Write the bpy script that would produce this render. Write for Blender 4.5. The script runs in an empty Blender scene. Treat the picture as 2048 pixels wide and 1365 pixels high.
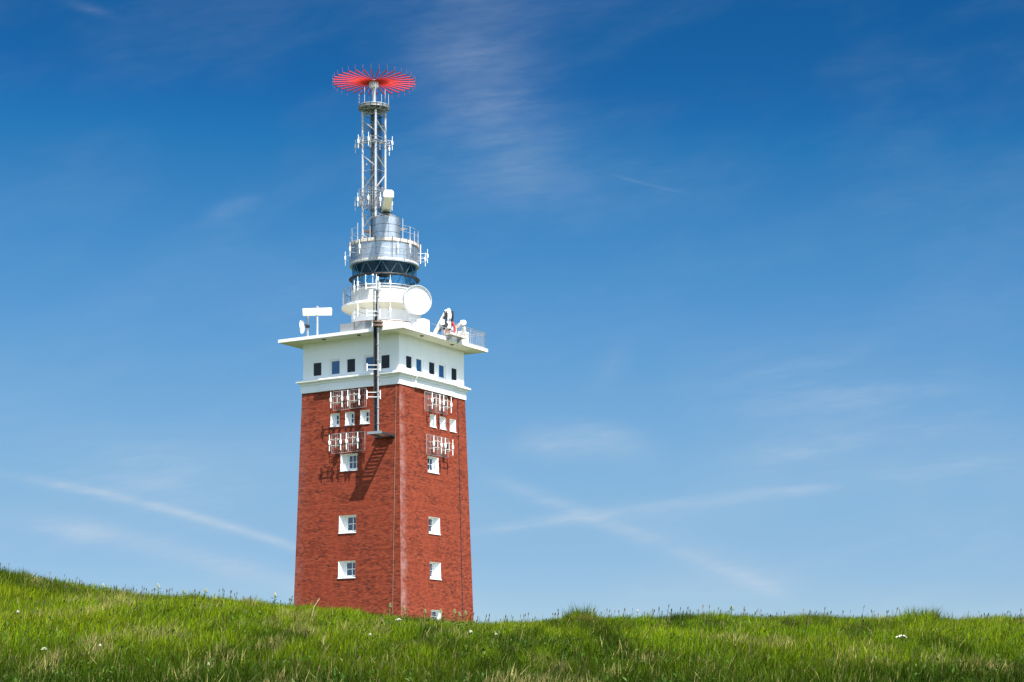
import bpy, math, random
import numpy as np
from mathutils import Vector, Matrix
random.seed(7); rng = np.random.default_rng(11)
sc = bpy.context.scene
COL = sc.collection
PI = math.pi

# ------------------------------------------------------------------ camera
cam = bpy.data.cameras.new("camera"); camo = bpy.data.objects.new("camera", cam); COL.objects.link(camo)
camo.location = (0, 0, 0); camo.rotation_euler = (PI/2, 0, 0)
cam.sensor_width = 36; cam.lens = 3933.2/2048*36; cam.shift_y = (1420-682.5)/2048
cam.clip_start = 0.5; cam.clip_end = 20000
sc.camera = camo

# ------------------------------------------------------------------ light
YAW = -0.547; CX, CY = -8.048, 124.0            # where the tower stands and how it is turned
cw, sw = math.cos(YAW), math.sin(YAW)
SL = (1.75, -.97, 3.02)                          # direction to the sun, tower frame
SUN = Vector((cw*SL[0]-sw*SL[1], sw*SL[0]+cw*SL[1], SL[2])).normalized()
lamp = bpy.data.lights.new("sun", 'SUN'); lamp.energy = 5.0; lamp.angle = math.radians(0.53); lamp.color = (1.0, 0.955, 0.88)
lo = bpy.data.objects.new("sun", lamp); COL.objects.link(lo)
lo.rotation_euler = SUN.to_track_quat('Z', 'Y').to_euler(); lo.location = (60, -60, 120)
sc.view_settings.view_transform = 'Standard'; sc.view_settings.look = 'None'
sc.view_settings.exposure = 1.0; sc.view_settings.gamma = 1.0
SKY_STRENGTH = 0.05

class NT:
    """small helper to write node trees"""
    def __init__(s, tree): s.t = tree; s.n = tree.nodes; s.l = tree.links
    def new(s, kind, **kw):
        n = s.n.new(kind)
        for k, v in kw.items(): setattr(n, k, v)
        return n
    def put(s, sock, v):
        if hasattr(v, 'is_output') or isinstance(v, bpy.types.NodeSocket): s.l.new(v, sock)
        elif v is not None: sock.default_value = v
    def m(s, op, a, b=None, c=None, clamp=False):
        n = s.new('ShaderNodeMath', operation=op, use_clamp=clamp)
        for i, v in enumerate((a, b, c)):
            if v is not None: s.put(n.inputs[i], v)
        return n.outputs[0]
    def vm(s, op, a, b=None):
        n = s.new('ShaderNodeVectorMath', operation=op); s.put(n.inputs[0], a)
        if b is not None: s.put(n.inputs[1], b)
        return n.outputs[0]
    def noise(s, vec, scale, detail=4, rough=.55, dims='3D'):
        n = s.new('ShaderNodeTexNoise', noise_dimensions=dims); s.put(n.inputs['Vector'], vec)
        n.inputs['Scale'].default_value = scale; n.inputs['Detail'].default_value = detail; n.inputs['Roughness'].default_value = rough
        return n.outputs[0]
    def ramp(s, v, lo, hi, a=0., b=1.):
        n = s.new('ShaderNodeMapRange', interpolation_type='SMOOTHSTEP'); s.put(n.inputs[0], v)
        n.inputs[1].default_value = lo; n.inputs[2].default_value = hi; n.inputs[3].default_value = a; n.inputs[4].default_value = b
        return n.outputs[0]
    def mix(s, f, a, b, mode='MIX'):
        n = s.new('ShaderNodeMix', data_type='RGBA', blend_type=mode)
        s.put(n.inputs[0], f); s.put(n.inputs[6], a); s.put(n.inputs[7], b)
        return n.outputs[2]
    def comb(s, x, y, z=0.):
        n = s.new('ShaderNodeCombineXYZ')
        for i, v in enumerate((x, y, z)): s.put(n.inputs[i], v)
        return n.outputs[0]
    def sep(s, v):
        n = s.new('ShaderNodeSeparateXYZ'); s.put(n.inputs[0], v); return n.outputs

def make_world():
    w = bpy.data.worlds.new("World"); sc.world = w; w.use_nodes = True
    g = NT(w.node_tree); bg = g.n['Background']; bg.inputs[1].default_value = SKY_STRENGTH
    s = g.new('ShaderNodeTexSky', sky_type='NISHITA', sun_disc=False)
    s.sun_elevation = math.asin(SUN.z); s.sun_rotation = math.atan2(SUN.x, SUN.y)
    s.air_density = .7; s.dust_density = 0.; s.ozone_density = 3.
    hs = g.new('ShaderNodeHueSaturation'); hs.inputs['Saturation'].default_value = 1.28; hs.inputs['Value'].default_value = 0.98
    hs.inputs['Hue'].default_value = .5
    g.l.new(s.outputs[0], hs.inputs['Color'])
    # deepen the zenith blue the way a polarising filter does
    cv = g.new('ShaderNodeRGBCurve'); mp_ = cv.mapping; mp_.use_clip = False; mp_.extend = 'EXTRAPOLATED'
    for ch, pts in enumerate((((0, 0), (.042, .0135), (.051, .034), (.080, .103), (.149, .218), (.328, .330), (1, .9)),
                              ((0, 0), (.142, .122), (.171, .196), (.231, .310), (.356, .445), (.565, .535), (1, .9)),
                              ((0, 0), (.352, .352), (.414, .485), (.515, .630), (.658, .715), (.776, .750), (1, .9)))):
        c = mp_.curves[ch]
        c.points[0].location = pts[0]; c.points[1].location = pts[-1]
        for p in pts[1:-1]: c.points.new(*p)
        for p in c.points: p.handle_type = 'AUTO_CLAMPED'
    mp_.update()
    g.l.new(g.vm('MULTIPLY', hs.outputs[0], (.1, .1, .1)), cv.inputs['Color'])
    blue = g.vm('MULTIPLY', cv.outputs[0], (10., 10., 10.))
    txc = g.new('ShaderNodeTexCoord').outputs['Generated']
    d = g.sep(txc)
    yy = g.m('MAXIMUM', d[1], .05)
    U = g.m('DIVIDE', d[0], yy); V = g.m('DIVIDE', d[2], yy)       # bearing and height of the sky direction
    front = g.ramp(d[1], .1, .4)
    P = g.comb(U, V)
    def rot(a, sx, sy):
        mp = g.new('ShaderNodeMapping'); mp.inputs['Rotation'].default_value = (0, 0, a); mp.inputs['Scale'].default_value = (sx, sy, 1)
        mp.vector_type = 'TEXTURE'; g.l.new(P, mp.inputs[0]); return mp.outputs[0]
    fine = g.noise(rot(.12, .06, .011), 1.0, 7, .6, '2D')
    soft = g.noise(rot(.25, .12, .045), 1.0, 5, .55, '2D')
    X = lambda px: (px-1024)/3933.; Y = lambda py: (1420-py)/3933.
    def band(pts, width, amp, ends=.012, along='U', tex=fine, t0=.35):
        """soft strip through three points of the sky"""
        (x0, y0), (x1, y1), (x2, y2) = [(X(a), Y(b)) for a, b in pts]
        if along == 'V': (x0, y0), (x1, y1), (x2, y2) = (y0, x0), (y1, x1), (y2, x2)
        A = np.linalg.solve(np.array([[1, q, q*q] for q in (x0, x1, x2)]), np.array([y0, y1, y2]))
        t, v = (U, V) if along == 'U' else (V, U)
        c = g.m('MULTIPLY_ADD', g.m('MULTIPLY_ADD', t, float(A[2]), float(A[1])), t, float(A[0]))
        dd = g.m('DIVIDE', g.m('SUBTRACT', v, c), width/3933.)
        e = g.m('EXPONENT', g.m('MULTIPLY', g.m('MULTIPLY', dd, dd), -1.))
        lo_, hi_ = min(x0, x2), max(x0, x2)
        e = g.m('MULTIPLY', e, g.ramp(t, lo_, lo_+ends)); e = g.m('MULTIPLY', e, g.ramp(t, hi_-ends, hi_, 1., 0.))
        k = g.ramp(tex, t0, .75, .35, 1.25)
        return g.m('MULTIPLY', g.m('MULTIPLY', e, k), amp)
    parts = [
        band([(840, -260), (985, 230), (1110, 540)], 145, .085, .07, 'V', soft, .3),
        band([(900, 20), (1010, 230), (1085, 430)], 85, .055, .04, 'V', fine, .42),
        band([(1000, 882), (1170, 888), (1360, 905)], 32, .34, .03, 'U', soft, .25),
        band([(1090, 855), (1200, 862), (1300, 870)], 16, .20, .025, 'U', fine, .3),
        band([(900, 1072), (1240, 1023), (1720, 970)], 11, .26, .04, 'U', fine, .2),
        band([(1020, 1060), (1240, 1032), (1500, 1005)], 20, .12, .05, 'U', soft, .2),
        band([(930, 940), (1200, 1040), (1620, 1210)], 17, .20, .03, 'U', fine, .2),
        band([(1150, 1030), (1400, 1100), (1640, 1215)], 45, .12, .05, 'U', soft, .2),
        band([(-60, 940), (300, 1010), (780, 1165)], 10, .34, .06, 'U', fine, .2),
        band([(-60, 1025), (250, 1082), (820, 1250)], 24, .36, .06, 'U', soft, .2),
        band([(1205, 344), (1290, 368), (1385, 389)], 3, .045, .012, 'U', fine, .2),
        band([(1150, 800), (1220, 745), (1290, 725)], 30, .13, .02, 'U', soft, .25),
        band([(380, 445), (450, 418), (545, 400)], 18, .12, .02, 'U', soft, .25),
        band([(100, 0), (180, 18), (260, 45)], 10, .06, .02, 'U', fine, .3),
        band([(1400, 930), (1600, 905), (1820, 870)], 22, .12, .05, 'U', fine, .25),
        band([(1700, 960), (1900, 935), (2080, 915)], 13, .13, .04, 'U', fine, .25),
        band([(1300, 760), (1700, 800), (2120, 820)], 95, .16, .1, 'U', fine, .3),
        band([(-80, 890), (250, 940), (640, 1010)], 80, .15, .1, 'U', fine, .35),
    ]
    tot = parts[0]
    for p in parts[1:]: tot = g.m('ADD', tot, p)
    veil = g.m('MULTIPLY', g.ramp(soft, .35, .8), g.ramp(V, .02, .20, .16, .05))
    tot = g.m('MULTIPLY', g.m('ADD', tot, veil), front)
    fib = g.noise(rot(.10, .022, .0035), 1.0, 5, .65, '2D')
    tot = g.m('MULTIPLY', tot, g.ramp(fib, .3, .7, .82, 1.15))
    tot = g.m('MINIMUM', tot, .6)
    col = g.mix(tot, blue, (6.3, 7.1, 8.0, 1))
    # bright unseen clouds added behind the viewer, mostly right, to lift the shaded walls
    cl = g.ramp(g.noise(g.vm('MULTIPLY', txc, (1., 1., 2.2)), 2.1, 7, .58), .38, .58)
    cl = g.m('MULTIPLY', cl, g.ramp(d[1], .15, -.15)); cl = g.m('MULTIPLY', cl, g.ramp(d[0], -.35, .45, .42, 1.)); cl = g.m('MULTIPLY', cl, g.ramp(d[2], .0, .08))
    col = g.mix(g.m('MULTIPLY', cl, .9), col, (22., 27., 33., 1))
    g.l.new(col, bg.inputs[0])
make_world()

# ------------------------------------------------------------------ materials
MATS = {}
def principled(name, base=(.5, .5, .5), rough=.5, metal=0., spec=.5):
    m = bpy.data.materials.new(name); m.use_nodes = True; g = NT(m.node_tree); b = g.n['Principled BSDF']
    b.inputs['Base Color'].default_value = (*base, 1); b.inputs['Roughness'].default_value = rough
    b.inputs['Metallic'].default_value = metal; b.inputs['Specular IOR Level'].default_value = spec
    MATS[name] = m
    return m, g, b
def weathered(name, base, dirt, rough=.55, metal=0., scale=1.5, lo=.5, hi=.8, amt=.5, streak=True, spec=.4):
    """paint or metal with stains that run down it"""
    m, g, b = principled(name, base, rough, metal, spec)
    co = g.new('ShaderNodeTexCoord').outputs['Object']
    mp = g.new('ShaderNodeMapping'); mp.inputs['Scale'].default_value = (3.2, 3.2, .35) if streak else (1, 1, 1); g.l.new(co, mp.inputs[0])
    n1 = g.noise(mp.outputs[0], scale, 6, .62)
    f = g.ramp(n1, lo, hi, 0., amt)
    c = g.mix(f, (*base, 1), (*dirt, 1))
    g.l.new(c, b.inputs['Base Color'])
    n2 = g.noise(co, 6., 3)
    g.l.new(g.ramp(n2, .3, .7, max(.05, rough-.12), min(1, rough+.15)), b.inputs['Roughness'])
    return m
weathered('white_paint', (.83, .83, .82), (.55, .53, .47), .5, 0, 1.2, .55, .85, .4)
weathered('white_plaster', (.86, .86, .85), (.66, .65, .61), .75, 0, .9, .5, .85, .35)
weathered('soffit_paint', (.78, .755, .64), (.6, .57, .46), .8, 0, .6, .45, .8, .5, False)
weathered('bright_white', (.84, .84, .83), (.7, .69, .66), .4, 0, 1., .55, .9, .3)
weathered('aluminium_sheet', (.40, .43, .46), (.28, .31, .34), .36, .8, 1.2, .45, .8, .35)
weathered('galvanised_steel', (.38, .39, .40), (.33, .28, .22), .42, .55, 5., .52, .8, .75)
weathered('bright_steel', (.46, .47, .48), (.45, .38, .30), .4, .35, 5., .55, .85, .6)
weathered('rusty_steel', (.17, .13, .11), (.26, .12, .055), .7, .2, 7., .45, .65, .8, False)
weathered('dark_steel', (.05, .05, .055), (.10, .075, .055), .5, .4, 6., .5, .75, .8, False)
weathered('red_paint', (.60, .022, .012), (.42, .018, .014), .7, 0, 3., .5, .8, .4, False)
weathered('pink_paint', (.42, .05, .07), (.32, .04, .07), .5, 0, 3., .5, .8, .3, False)
weathered('grey_panel', (.26, .275, .29), (.19, .20, .21), .6, 0, 2., .5, .8, .5)
weathered('rust_white', (.60, .58, .54), (.30, .18, .11), .55, 0, 4., .47, .66, .85)
weathered('planks', (.30, .25, .20), (.14, .11, .09), .75, 0, 3., .4, .7, .7, False)
weathered('shaded_cream', (.52, .50, .40), (.42, .38, .28), .8, 0, 1., .45, .8, .6, False)  # gallery underside, its shadow mixed into a darker cream
weathered('shaded_white', (.52, .54, .55), (.42, .42, .40), .55, 0, 1.2, .45, .8, .5)  # shade on the dish's shroud and pedestal, put into the paint colour
weathered('parapet_paint', (.62, .62, .60), (.48, .47, .43), .6, 0, 1.3, .45, .8, .6)
principled('black_rubber', (.012, .012, .014), .5)
principled('dark_blind', (.006, .007, .010), .35, 0, .3)
principled('interior_dark', (.012, .045, .08), .9, 0, .2)
principled('window_pane', (.004, .030, .075), .04, 0, .7)
principled('blue_pane', (.010, .075, .19), .05, 0, .8)
principled('lens_glass', (.10, .22, .28), .08, .3, .8)
principled('yellow_flower', (.7, .5, .02), .6)
principled('cream_flower', (.44, .46, .33), .8, 0, .2)
def brick_material():
    m, g, b = principled('red_brick', (.2, .03, .015), .9, 0, .12)
    uv = g.new('ShaderNodeUVMap', uv_map='UVMap').outputs[0]
    x, y, _ = g.sep(uv)
    bw, bh = .245, .080
    row = g.m('FLOOR', g.m('DIVIDE', y, bh))
    off = g.m('MULTIPLY', g.m('MODULO', g.m('ABSOLUTE', row), 2.), .5)
    xs = g.m('ADD', g.m('DIVIDE', x, bw), off)
    colm = g.m('FLOOR', xs)
    idv = g.comb(colm, row)
    wn = g.new('ShaderNodeTexWhiteNoise', noise_dimensions='2D'); g.l.new(idv, wn.inputs['Vector'])
    r1 = wn.outputs['Value']
    wn2 = g.new('ShaderNodeTexWhiteNoise', noise_dimensions='2D'); g.l.new(g.vm('ADD', idv, (37.3, 11.7, 0)), wn2.inputs['Vector'])
    r2 = wn2.outputs['Value']
    wr = g.new('ShaderNodeTexWhiteNoise', noise_dimensions='1D'); g.l.new(row, wr.inputs['W'])
    runs = g.noise(g.vm('MULTIPLY', idv, (.22, 3.7, 0)), 1., 3, .6, '2D')
    tone = g.m('ADD', g.m('MULTIPLY', r1, .75), g.m('ADD', g.m('MULTIPLY', wr.outputs['Value'], .25), g.m('MULTIPLY_ADD', runs, .5, -.25)), clamp=True)
    c1 = g.mix(tone, (.130, .022, .012, 1), (.315, .068, .033, 1))
    # clusters of over-burnt, nearly black headers
    clus = g.noise(g.vm('MULTIPLY', idv, (.95, 1.1, 0)), 1., 2, .5, '2D')
    dk = g.m('MULTIPLY', g.ramp(clus, .66, .76), g.m('GREATER_THAN', r2, .35))
    dk = g.m('MAXIMUM', dk, g.m('MULTIPLY', g.m('GREATER_THAN', r2, .965), .85))
    c2 = g.mix(g.m('MULTIPLY', dk, .82), c1, (.032, .018, .021, 1))
    big = g.noise(uv, .45, 4, .6, '2D')
    c2 = g.mix(g.ramp(big, .4, .7, 0., .45), c2, (.285, .050, .024, 1))
    # mortar
    fx = g.m('FRACT', xs); fy = g.m('FRACT', g.m('DIVIDE', y, bh))
    ex = g.m('MULTIPLY', g.m('MINIMUM', fx, g.m('SUBTRACT', 1., fx)), bw)
    ey = g.m('MULTIPLY', g.m('MINIMUM', fy, g.m('SUBTRACT', 1., fy)), bh)
    mo = g.m('SUBTRACT', 1., g.ramp(g.m('MINIMUM', ex, ey), .002, .009))
    c3 = g.mix(g.m('MULTIPLY', mo, .85), c2, (.10, .033, .023, 1))
    # lime bloom near the arris, stains below
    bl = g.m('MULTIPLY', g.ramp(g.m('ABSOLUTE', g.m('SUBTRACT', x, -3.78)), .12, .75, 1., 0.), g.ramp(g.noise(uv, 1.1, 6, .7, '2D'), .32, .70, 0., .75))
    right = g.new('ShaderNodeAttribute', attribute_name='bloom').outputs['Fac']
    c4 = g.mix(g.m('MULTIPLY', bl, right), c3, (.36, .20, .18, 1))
    g.l.new(c4, b.inputs['Base Color'])
    bp = g.new('ShaderNodeBump'); bp.inputs['Strength'].default_value = .5; bp.inputs['Distance'].default_value = .012
    g.l.new(g.m('ADD', g.m('MULTIPLY', mo, -1.), g.m('MULTIPLY', r1, .5)), bp.inputs['Height']); g.l.new(bp.outputs[0], b.inputs['Normal'])
brick_material()
def glass_material():
    m = bpy.data.materials.new('lantern_glass'); m.use_nodes = True; g = NT(m.node_tree)
    out = g.n['Material Output']; g.n.remove(g.n['Principled BSDF'])
    tr = g.new('ShaderNodeBsdfTransparent'); tr.inputs[0].default_value = (.66, .90, .97, 1)
    gl = g.new('ShaderNodeBsdfGlossy'); gl.inputs[0].default_value = (.55, .75, .9, 1); gl.inputs['Roughness'].default_value = .03
    fr = g.new('ShaderNodeFresnel'); fr.inputs[0].default_value = 1.5
    mx = g.new('ShaderNodeMixShader'); g.l.new(g.m('MULTIPLY', fr.outputs[0], .55), mx.inputs[0])
    g.l.new(tr.outputs[0], mx.inputs[1]); g.l.new(gl.outputs[0], mx.inputs[2]); g.l.new(mx.outputs[0], out.inputs[0])
    MATS['lantern_glass'] = m
glass_material()
def grass_material():
    m = bpy.data.materials.new('grass'); m.use_nodes = True; g = NT(m.node_tree); out = g.n['Material Output']
    b = g.n['Principled BSDF']; b.inputs['Roughness'].default_value = .65; b.inputs['Specular IOR Level'].default_value = .05
    at = g.new('ShaderNodeAttribute', attribute_name='tint').outputs['Color']
    g.l.new(at, b.inputs['Base Color'])
    tl = g.new('ShaderNodeBsdfTranslucent'); g.l.new(g.mix(1., at, (1.15, 1.1, .6, 1), 'MULTIPLY'), tl.inputs[0])
    mx = g.new('ShaderNodeMixShader'); mx.inputs[0].default_value = .32
    g.l.new(b.outputs[0], mx.inputs[1]); g.l.new(tl.outputs[0], mx.inputs[2]); g.l.new(mx.outputs[0], out.inputs[0])
    MATS['grass'] = m
    m, g, b = principled('soil', (.05, .05, .02), .95, 0, .1)
    co = g.new('ShaderNodeTexCoord').outputs['Object']
    n = g.noise(co, .5, 6); c = g.mix(g.ramp(n, .35, .7), (.045, .075, .014, 1), (.085, .095, .03, 1))
    n2 = g.noise(co, 7., 4); c = g.mix(g.ramp(n2, .5, .75, 0., .7), c, (.06, .038, .02, 1))
    g.l.new(c, b.inputs['Base Color'])
grass_material()
M = MATS

# ------------------------------------------------------------------ mesh helpers (tower frame coordinates)
TW = Matrix.Translation((CX, CY, 0)) @ Matrix.Rotation(YAW, 4, 'Z')
def lw(dx, dy):                                   # world offset from the tower axis -> tower frame
    return (cw*dx+sw*dy, -sw*dx+cw*dy)
class MB:
    def __init__(s): s.v = []; s.f = []
    def add(s, vs, fs):
        k = len(s.v); s.v += [tuple(v) for v in vs]; s.f += [tuple(i+k for i in f) for f in fs]; return s
    def box(s, x0, x1, y0, y1, z0, z1):
        return s.add([(x0,y0,z0),(x1,y0,z0),(x1,y1,z0),(x0,y1,z0),(x0,y0,z1),(x1,y0,z1),(x1,y1,z1),(x0,y1,z1)],
                     [(3,2,1,0),(4,5,6,7),(0,1,5,4),(1,2,6,5),(2,3,7,6),(3,0,4,7)])
    def obox(s, c, ax, ay, az, hx, hy, hz):
        c, ax, ay, az = Vector(c), Vector(ax).normalized(), Vector(ay).normalized(), Vector(az).normalized()
        P = [c+ax*hx*i+ay*hy*j+az*hz*k for k in (-1,1) for i, j in ((-1,-1),(1,-1),(1,1),(-1,1))]
        return s.add(P, [(3,2,1,0),(4,5,6,7),(0,1,5,4),(1,2,6,5),(2,3,7,6),(3,0,4,7)])
    def bar(s, p, q, w, h=None, up=(0,0,1)):
        h = h or w; p, q = Vector(p), Vector(q); d = (q-p)
        u = Vector(up)
        if abs(d.normalized().dot(u)) > .99: u = Vector((1,0,0))
        a = d.cross(u).normalized(); b = a.cross(d).normalized()
        return s.obox((p+q)/2, d, a, b, d.length/2, w/2, h/2)
    def tube(s, p, q, r, n=8, r2=None, caps=True):
        r2 = r if r2 is None else r2; p, q = Vector(p), Vector(q); d = (q-p).normalized()
        u = Vector((0,0,1)) if abs(d.z) < .95 else Vector((1,0,0))
        a = d.cross(u).normalized(); b = d.cross(a).normalized()
        V = [c+(a*math.cos(t)+b*math.sin(t))*rr for c, rr in ((p, r), (q, r2)) for t in [2*PI*i/n for i in range(n)]]
        F = [(i, (i+1) % n, n+(i+1) % n, n+i) for i in range(n)]
        if caps: F += [tuple(range(n-1, -1, -1)), tuple(range(n, 2*n))]
        return s.add(V, F)
    def path(s, pts, r, n=6):
        for a, b in zip(pts, pts[1:]): s.tube(a, b, r, n)
        return s
    def lathe(s, prof, c=(0, 0), n=64, t0=0, t1=2*PI):
        full = abs(t1-t0-2*PI) < 1e-6; m = n if full else n+1
        V = []; F = []
        for i in range(m):
            t = t0+(t1-t0)*i/n
            V += [(c[0]+r*math.cos(t), c[1]+r*math.sin(t), z) for r, z in prof]
        k = len(prof)
        for i in range(n):
            j = (i+1) % m
            for a in range(k-1): F.append((i*k+a, j*k+a, j*k+a+1, i*k+a+1))
        return s.add(V, F)
    def ring(s, R, z, r, c=(0, 0), n=64, k=8, t0=0, t1=2*PI):
        return s.lathe([(R+r*math.cos(2*PI*i/k), z+r*math.sin(2*PI*i/k)) for i in range(k+1)], c, n, t0, t1)
    def disc(s, R, z, c=(0, 0), n=64, up=True):
        V = [(c[0]+R*math.cos(2*PI*i/n), c[1]+R*math.sin(2*PI*i/n), z) for i in range(n)]
        return s.add(V, [tuple(range(n)) if up else tuple(range(n-1, -1, -1))])
    def sphere(s, c, r, n=12, k=8, sz=1.):
        return s.lathe([(max(1e-4, r*math.sin(PI*i/k)), c[2]-r*sz*math.cos(PI*i/k)) for i in range(k+1)], (c[0], c[1]), n)
    def build(s, name, mat, parent=None, smooth=True, base=None, label=None, bevel=0.):
        me = bpy.data.meshes.new(name); o = bpy.data.objects.new(name, me); COL.objects.link(o)
        b = Vector(base if base is not None else (parent['_b'] if parent is not None and '_b' in parent else (0, 0, 0)))
        me.from_pydata([tuple(Vector(v)-b) for v in s.v], [], s.f); me.validate(); me.update()
        me.materials.append(M[mat] if isinstance(mat, str) else mat)
        if smooth:
            me.polygons.foreach_set('use_smooth', [True]*len(me.polygons)); me.set_sharp_from_angle(angle=math.radians(35))
        if parent is not None: o.parent = parent; o['_b'] = tuple(b)
        if label: o['label'] = label
        if bevel:
            bv = o.modifiers.new('bevel', 'BEVEL'); bv.width = bevel; bv.segments = 2; bv.limit_method = 'ANGLE'
        return o
def tag(o, label, cat, group=None, kind=None):
    if label: o['label'] = label
    if cat: o['category'] = cat
    if group: o['group'] = group
    if kind: o['kind'] = kind
    return o
def thing(name, base, label, cat, group=None):
    o = bpy.data.objects.new(name, None); COL.objects.link(o); o.empty_display_size = .3
    o.location = TW @ Vector(base); o.rotation_euler = (0, 0, YAW); o['_b'] = tuple(base)
    return tag(o, label, cat, group)
def dup(root, base, rotz=None, label=None):
    r = root.copy(); COL.objects.link(r); r.location = TW @ Vector(base); r['_b'] = tuple(base)
    if rotz is not None: r.rotation_euler = (0, 0, YAW+rotz)
    if label: r['label'] = label
    for ch in list(root.children):
        c = ch.copy(); COL.objects.link(c); c.parent = r
        for gch in list(ch.children):
            d = gch.copy(); COL.objects.link(d); d.parent = c
    return r

# ------------------------------------------------------------------ the tower
HB = lambda z: 3.683+.028*(19.723-z)             # half width of the brick shaft at height z
Z_TOP, Z_BOT = 19.73, 4.3
tower = thing('lighthouse', (0, 0, Z_BOT), 'square red brick lighthouse with white upper storey and round lantern on the grassy hill', 'lighthouse')

FACE = {  # face -> map (t along face, depth inward d, z, half width) to tower frame
    'L': lambda t, d, z, h: (t, -h+d, z),
    'R': lambda t, d, z, h: (h-d, t, z),
    'B': lambda t, d, z, h: (-t, h-d, z),
    'W': lambda t, d, z, h: (-h+d, -t, z)}
def wall(hfun, z0, z1, holes, name, mat, parent, extra_z=()):
    V = []; F = []; UV = []; BL = []
    for fc in 'LRBW':
        hs = holes.get(fc, [])
        xs = sorted({round(v, 4) for a in hs for v in (a[0], a[1])}); zs = sorted({z0, z1, *[v for a in hs for v in (a[2], a[3])], *extra_z})
        cols = [None]+xs+[None]
        def P(i, z):
            h = hfun(z)
            t = (-h if i == 0 else h) if cols[i] is None else cols[i]
            return t, FACE[fc](t, 0, z, h)
        for i in range(len(cols)-1):
            for j in range(len(zs)-1):
                if cols[i] is not None and cols[i+1] is not None:
                    xm, zm = (cols[i]+cols[i+1])/2, (zs[j]+zs[j+1])/2
                    if any(a[0] < xm < a[1] and a[2] < zm < a[3] for a in hs): continue
                q = [P(i, zs[j]), P(i+1, zs[j]), P(i+1, zs[j+1]), P(i, zs[j+1])]
                zz = [zs[j], zs[j], zs[j+1], zs[j+1]]
                k = len(V); V += [p for _, p in q]; F.append((k, k+1, k+2, k+3)); UV += [(t, z) for (t, _), z in zip(q, zz)]
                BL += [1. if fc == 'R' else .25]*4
    mb = MB(); mb.v = V; mb.f = F
    o = mb.build(name, mat, parent, smooth=False)
    me = o.data; uv = me.uv_layers.new(name='UVMap'); at = me.attributes.new('bloom', 'FLOAT', 'POINT')
    at.data.foreach_set('value', BL)
    for l in me.loops: uv.data[l.index].uv = UV[l.vertex_index]
    return o
# windows of the brick shaft: (t0, t1, z0, z1, depth, far splay, mullions, rails)
BW = {'L': [(-1.44,-.73,17.50,18.29,.34,.20,1,1), (-.31,.38,17.50,18.30,.34,.20,1,1), (.81,1.53,17.50,18.32,.34,.20,1,1),
            (-.61,.67,14.70,15.72,.42,.34,2,1), (-.65,.63,10.87,11.93,.40,.36,1,1), (-.65,.63,8.10,9.13,.40,.34,1,1)],
      'R': [(-.42,.25,17.55,18.32,.42,.25,1,1), (.69,1.40,17.55,18.31,.42,.25,1,1), (1.82,2.52,17.54,18.31,.42,.25,1,1),
            (-.78,.42,14.70,15.68,.30,.28,2,1), (-.82,.42,10.90,11.93,.40,.32,1,1), (-.81,.40,8.10,9.14,.42,.36,1,1),
            (-.81,.36,5.35,6.17,.35,.1,1,1)]}
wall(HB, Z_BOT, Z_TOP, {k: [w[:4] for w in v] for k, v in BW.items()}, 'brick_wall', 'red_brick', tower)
def brick_window(fc, t0, t1, z0, z1, dep, spl, nm, nr):
    fm = FACE[fc]; P = lambda t, d, z: fm(t, d, z, HB((z0+z1)/2) if d > .05 else HB(z)-d*0)
    far0 = fc == 'L'                              # the splayed jamb is the one far from the near corner
    i0, i1 = (t0+spl, t1) if far0 else (t0, t1-spl)
    s0 = .09; zi0, zi1 = z0+s0, z1-.03
    mb = MB()
    o_ = [P(t0,-.002,z0), P(t1,-.002,z0), P(t1,-.002,z1), P(t0,-.002,z1)]
    i_ = [P(i0,dep,zi0), P(i1,dep,zi0), P(i1,dep,zi1), P(i0,dep,zi1)]
    mb.add(o_+i_, [(0,1,5,4), (1,2,6,5), (2,3,7,6), (3,0,4,7)])
    # projecting sill
    a, b = t0-.02, t1+.02
    S = [P(a,.06,z0-.05), P(b,.06,z0-.05), P(b,-.05,z0-.05), P(a,-.05,z0-.05), P(a,.06,z0+.012), P(b,.06,z0+.012), P(b,-.05,z0-.004), P(a,-.05,z0-.004)]
    w = mb.build('window', 'white_paint', tower, smooth=False)
    MB().add(S, [(0,1,2,3),(7,6,5,4),(3,2,6,7),(0,3,7,4),(1,5,6,2),(0,4,5,1)]).build('sill', 'white_paint', w, smooth=False)
    fr = MB(); fw = .07
    def rect(a, b, c, d, d0, d1):
        v = [P(t, d_, z) for d_ in (d0, d1) for t, z in ((a,c),(b,c),(b,d),(a,d))]
        fr.add(v, [(0,1,2,3),(7,6,5,4),(0,4,5,1),(1,5,6,2),(2,6,7,3),(3,7,4,0)])
    d0, d1 = dep-.07, dep-.003
    rect(i0, i0+fw, zi0, zi1, d0, d1); rect(i1-fw, i1, zi0, zi1, d0, d1); rect(i0+fw, i1-fw, zi0, zi0+fw, d0, d1); rect(i0+fw, i1-fw, zi1-fw, zi1, d0, d1)
    gi0, gi1, gz0, gz1 = i0+fw, i1-fw, zi0+fw, zi1-fw
    for k in range(1, nm+1):
        t = gi0+(gi1-gi0)*k/(nm+1); rect(t-.017, t+.017, gz0, gz1, d0+.01, d1)
    for k in range(1, nr+1):
        z = gz0+(gz1-gz0)*k/(nr+1); rect(gi0, gi1, z-.017, z+.017, d0+.013, d1)
    fr.build('frame', 'bright_white', w, smooth=False)
    MB().add([P(gi0-.01,dep-.025,gz0-.01), P(gi1+.01,dep-.025,gz0-.01), P(gi1+.01,dep-.025,gz1+.01), P(gi0-.01,dep-.025,gz1+.01)], [(0,1,2,3)]).build('pane', 'window_pane', w, smooth=False)
    return w
for fc in 'LR':
    for w in BW[fc]: brick_window(fc, *w)

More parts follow.
